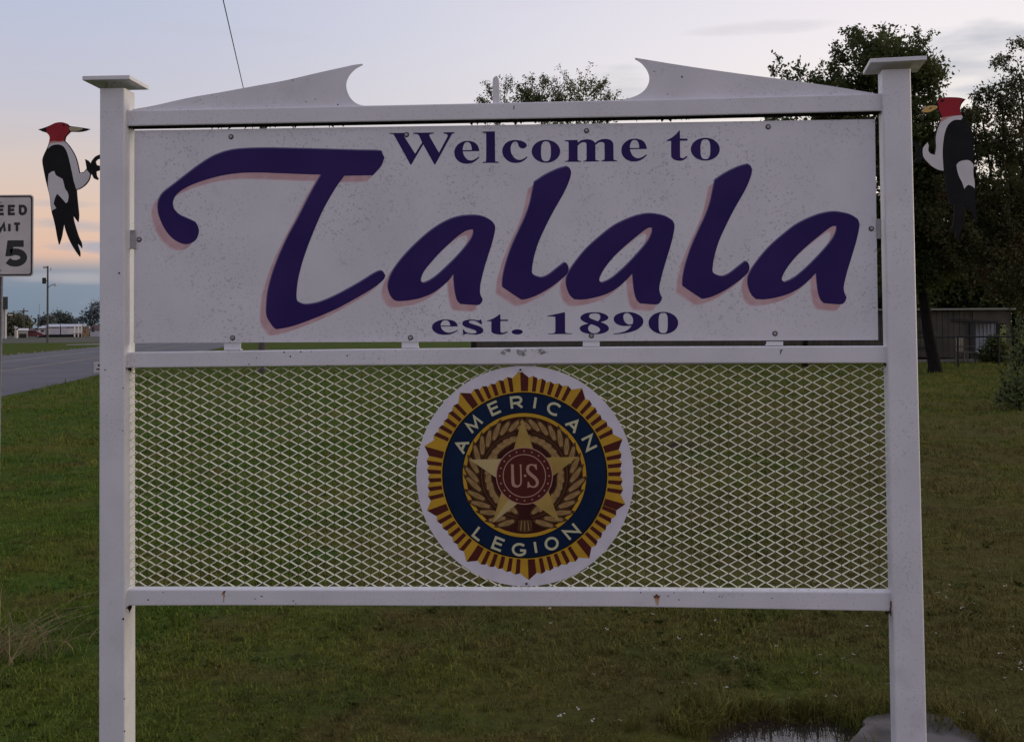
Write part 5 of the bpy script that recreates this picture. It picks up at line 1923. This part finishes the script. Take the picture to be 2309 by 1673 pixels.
# ================================================================== long shed, fence and dark shape at the right
M['shed_tan'] = mat('tan_shed_sheet', (.085, .075, .058), .8, (.060, .054, .042), 2.0)
M['shed_white'] = mat('white_shed_sheet', (.42, .45, .52), .6)
M['shed_dark'] = mat('dark_shed_inside', (.03, .03, .03), .9)
Yb = ground_at(2150, 816).y
xL, xR = at(1060, 800, Yb).x, at(2276, 800, Yb).x
sh = thing('long_shed', 'long low tan metal shed with a pale roof edge and a white sheeted bay', 'shed', (xR, Yb, 0))
zr = at(2200, 699, Yb).z
Xs = lambda u: at(u, 780, Yb).x - xR
bay0, bay1 = Xs(2198), Xs(2268)
zd = at(2230, 730, Yb).z


def sheet(x0, x1, z0, z1, y, m_, ribs):
    mb = MB()
    n = ribs
    prof = []
    for k in range(n):
        a = x0 + (x1 - x0) * k / n
        w_ = (x1 - x0) / n
        prof += [(a + .003, y), (a + w_ * .72, y), (a + w_ * .80, y - .03), (a + w_ * .94, y - .03)]
    prof.append((x1 - .003, y))
    vs2 = [(x, yy, z) for x, yy in prof for z in (z0, z1)]
    mb.add(vs2, [(2 * i, 2 * i + 2, 2 * i + 3, 2 * i + 1) for i in range(len(prof) - 1)])
    return mb.build('wall_sheet', m_, sh)


nsh = int((bay0 - (xL - xR)) / .92)
for k in range(nsh):
    x1 = bay0 - .1 - .92 * k
    sheet(x1 - .92, x1, .16 + .02 * (k % 3), zr - .02, 0.0, M['shed_tan'], 4)
sheet(bay1 + .02, .1, .1, zr - .02, 0.0, M['shed_tan'], 1)
mb = MB().box((bay0 - .08, -.04, zd), (bay1 + .02, .02, zr - .02))
mb.build('header', M['shed_tan'], sh)
for k in range(2):
    w_ = (bay1 - bay0) / 2
    sheet(bay0 + w_ * k, bay0 + w_ * (k + 1), .3, zd - .005, .9, M['shed_white'], 4)
MB().box((xL - xR, 1.0, 0), (.1, 6.0, zr - .05)).build('inside_wall', M['shed_dark'], sh)
MB().box((bay0 - .22, -.10, 0), (bay0 - .02, .06, zd)).build('door_post', M['shed_dark'], sh)
MB().box((xL - xR - .2, -.25, zr), (.2, 6.3, zr + .07)).build('roof', mat('pale_roof_edge', (.26, .25, .22), .7), sh)
mb = MB()
za, zb_ = at(2146, 721, Yb).z, at(2250, 727, Yb).z
mb.add([(Xs(2146), -.10, za - .05), (Xs(2250), -.10, zb_ - .05), (Xs(2250), -.10, zb_ + .05), (Xs(2146), -.10, za + .05), (Xs(2146), -.05, za - .05), (Xs(2250), -.05, zb_ - .05), (Xs(2250), -.05, zb_ + .05), (Xs(2146), -.05, za + .05)],
       [(0, 1, 2, 3), (4, 7, 6, 5), (3, 2, 6, 7), (0, 4, 5, 1), (0, 3, 7, 4), (1, 5, 6, 2)])
mb.build('door_track', M['shed_dark'], sh)
MB().box((xL - xR, -.6, -.05), (Xs(2190), -.05, .11)).build('footing', mat('shed_footing', (.20, .19, .18), .9), sh)
MB().box((Xs(2064), -.07, 1.2), (Xs(2098), -.035, 1.28)).box((Xs(2064), -.07, .55), (Xs(2098), -.035, .63)).box((Xs(2064), -.07, 1.85), (Xs(2098), -.035, 1.93)).build('batten', M['shed_dark'], sh)

# dark shape of unknown kind before the white bay, built up from leaves
Yc = Yb - 1.6
g = at(2240, 800, Yc)
tree('dark_shape', 'dark low shape of unknown kind before the white bay of the long shed, built as a shrub', (g.x, Yc, 0),
     [lobe(2232, 800, 30, 26, Yc, 14), lobe(2258, 795, 28, 32, Yc, 14), lobe(2246, 775, 22, 24, Yc, 8)], M['leaf_dark'], 77, trunk_r=.03, leaf=.07, sig=.12, per=60, group='bushes on the lawn', fork=.2, cat='bush')
# pipe fence in front
Yf = Yb - 5.0
x0, x1 = at(2020, 790, Yf).x, at(2330, 790, Yf).x
fe = thing('pipe_fence', 'dark pipe fence with one top rail running before the long shed', 'fence', (x0, Yf, 0))
zf = at(2150, 760, Yf).z
MB().tube([(0, 0, zf), (x1 - x0, 0, zf)], .028, 8).build('rail', M['dark_metal'], fe)
for u in (2066, 2160, 2252, 2325):
    xx = at(u, 790, Yf).x - x0
    MB().tube([(xx, 0, -.3), (xx, 0, zf - .004)], .036, 8).build('post', M['dark_metal'], fe)
# garden chair by the shed
p = at(2178, 808, Yb - 1.2)
ch = thing('garden_chair', 'weathered dark garden chair standing in front of the tan shed wall', 'chair', (p.x, Yb - 1.2, 0), R(35))
M['chairm'] = mat('weathered_chair', (.10, .085, .075), .8)
MB().box((-.28, -.26, .40), (.28, .26, .45)).build('seat', M['chairm'], ch)
for k in range(5):
    MB().box((-.26 + k * .107, .26, .44), (-.26 + k * .107 + .08, .29, 1.0)).build('slat', M['chairm'], ch)
for x in (-.28, .24):
    for y in (-.26, .22):
        MB().box((x, y, -.02), (x + .05, y + .05, .40)).build('leg', M['chairm'], ch)
    MB().box((x, -.26, .64), (x + .06, .26, .68)).build('armrest', M['chairm'], ch)

# pale leafy bush at the right edge
g = ground_at(2300, 925)
Y = g.y
tree('leafy_bush', 'light green leafy bush at the right edge of the lawn', (g.x, Y, 0),
     [lobe(2308, 790, 32, 70, Y, 30), lobe(2300, 860, 40, 45, Y, 26), lobe(2345, 780, 50, 110, Y, 40), lobe(2280, 905, 36, 26, Y, 20), lobe(2330, 900, 60, 40, Y, 26)], M['leaf_pale'], 81, trunk_r=.025, leaf=.035, sig=.075, per=20, group='bushes on the lawn', fork=.2, twigs=.8, cat='bush')
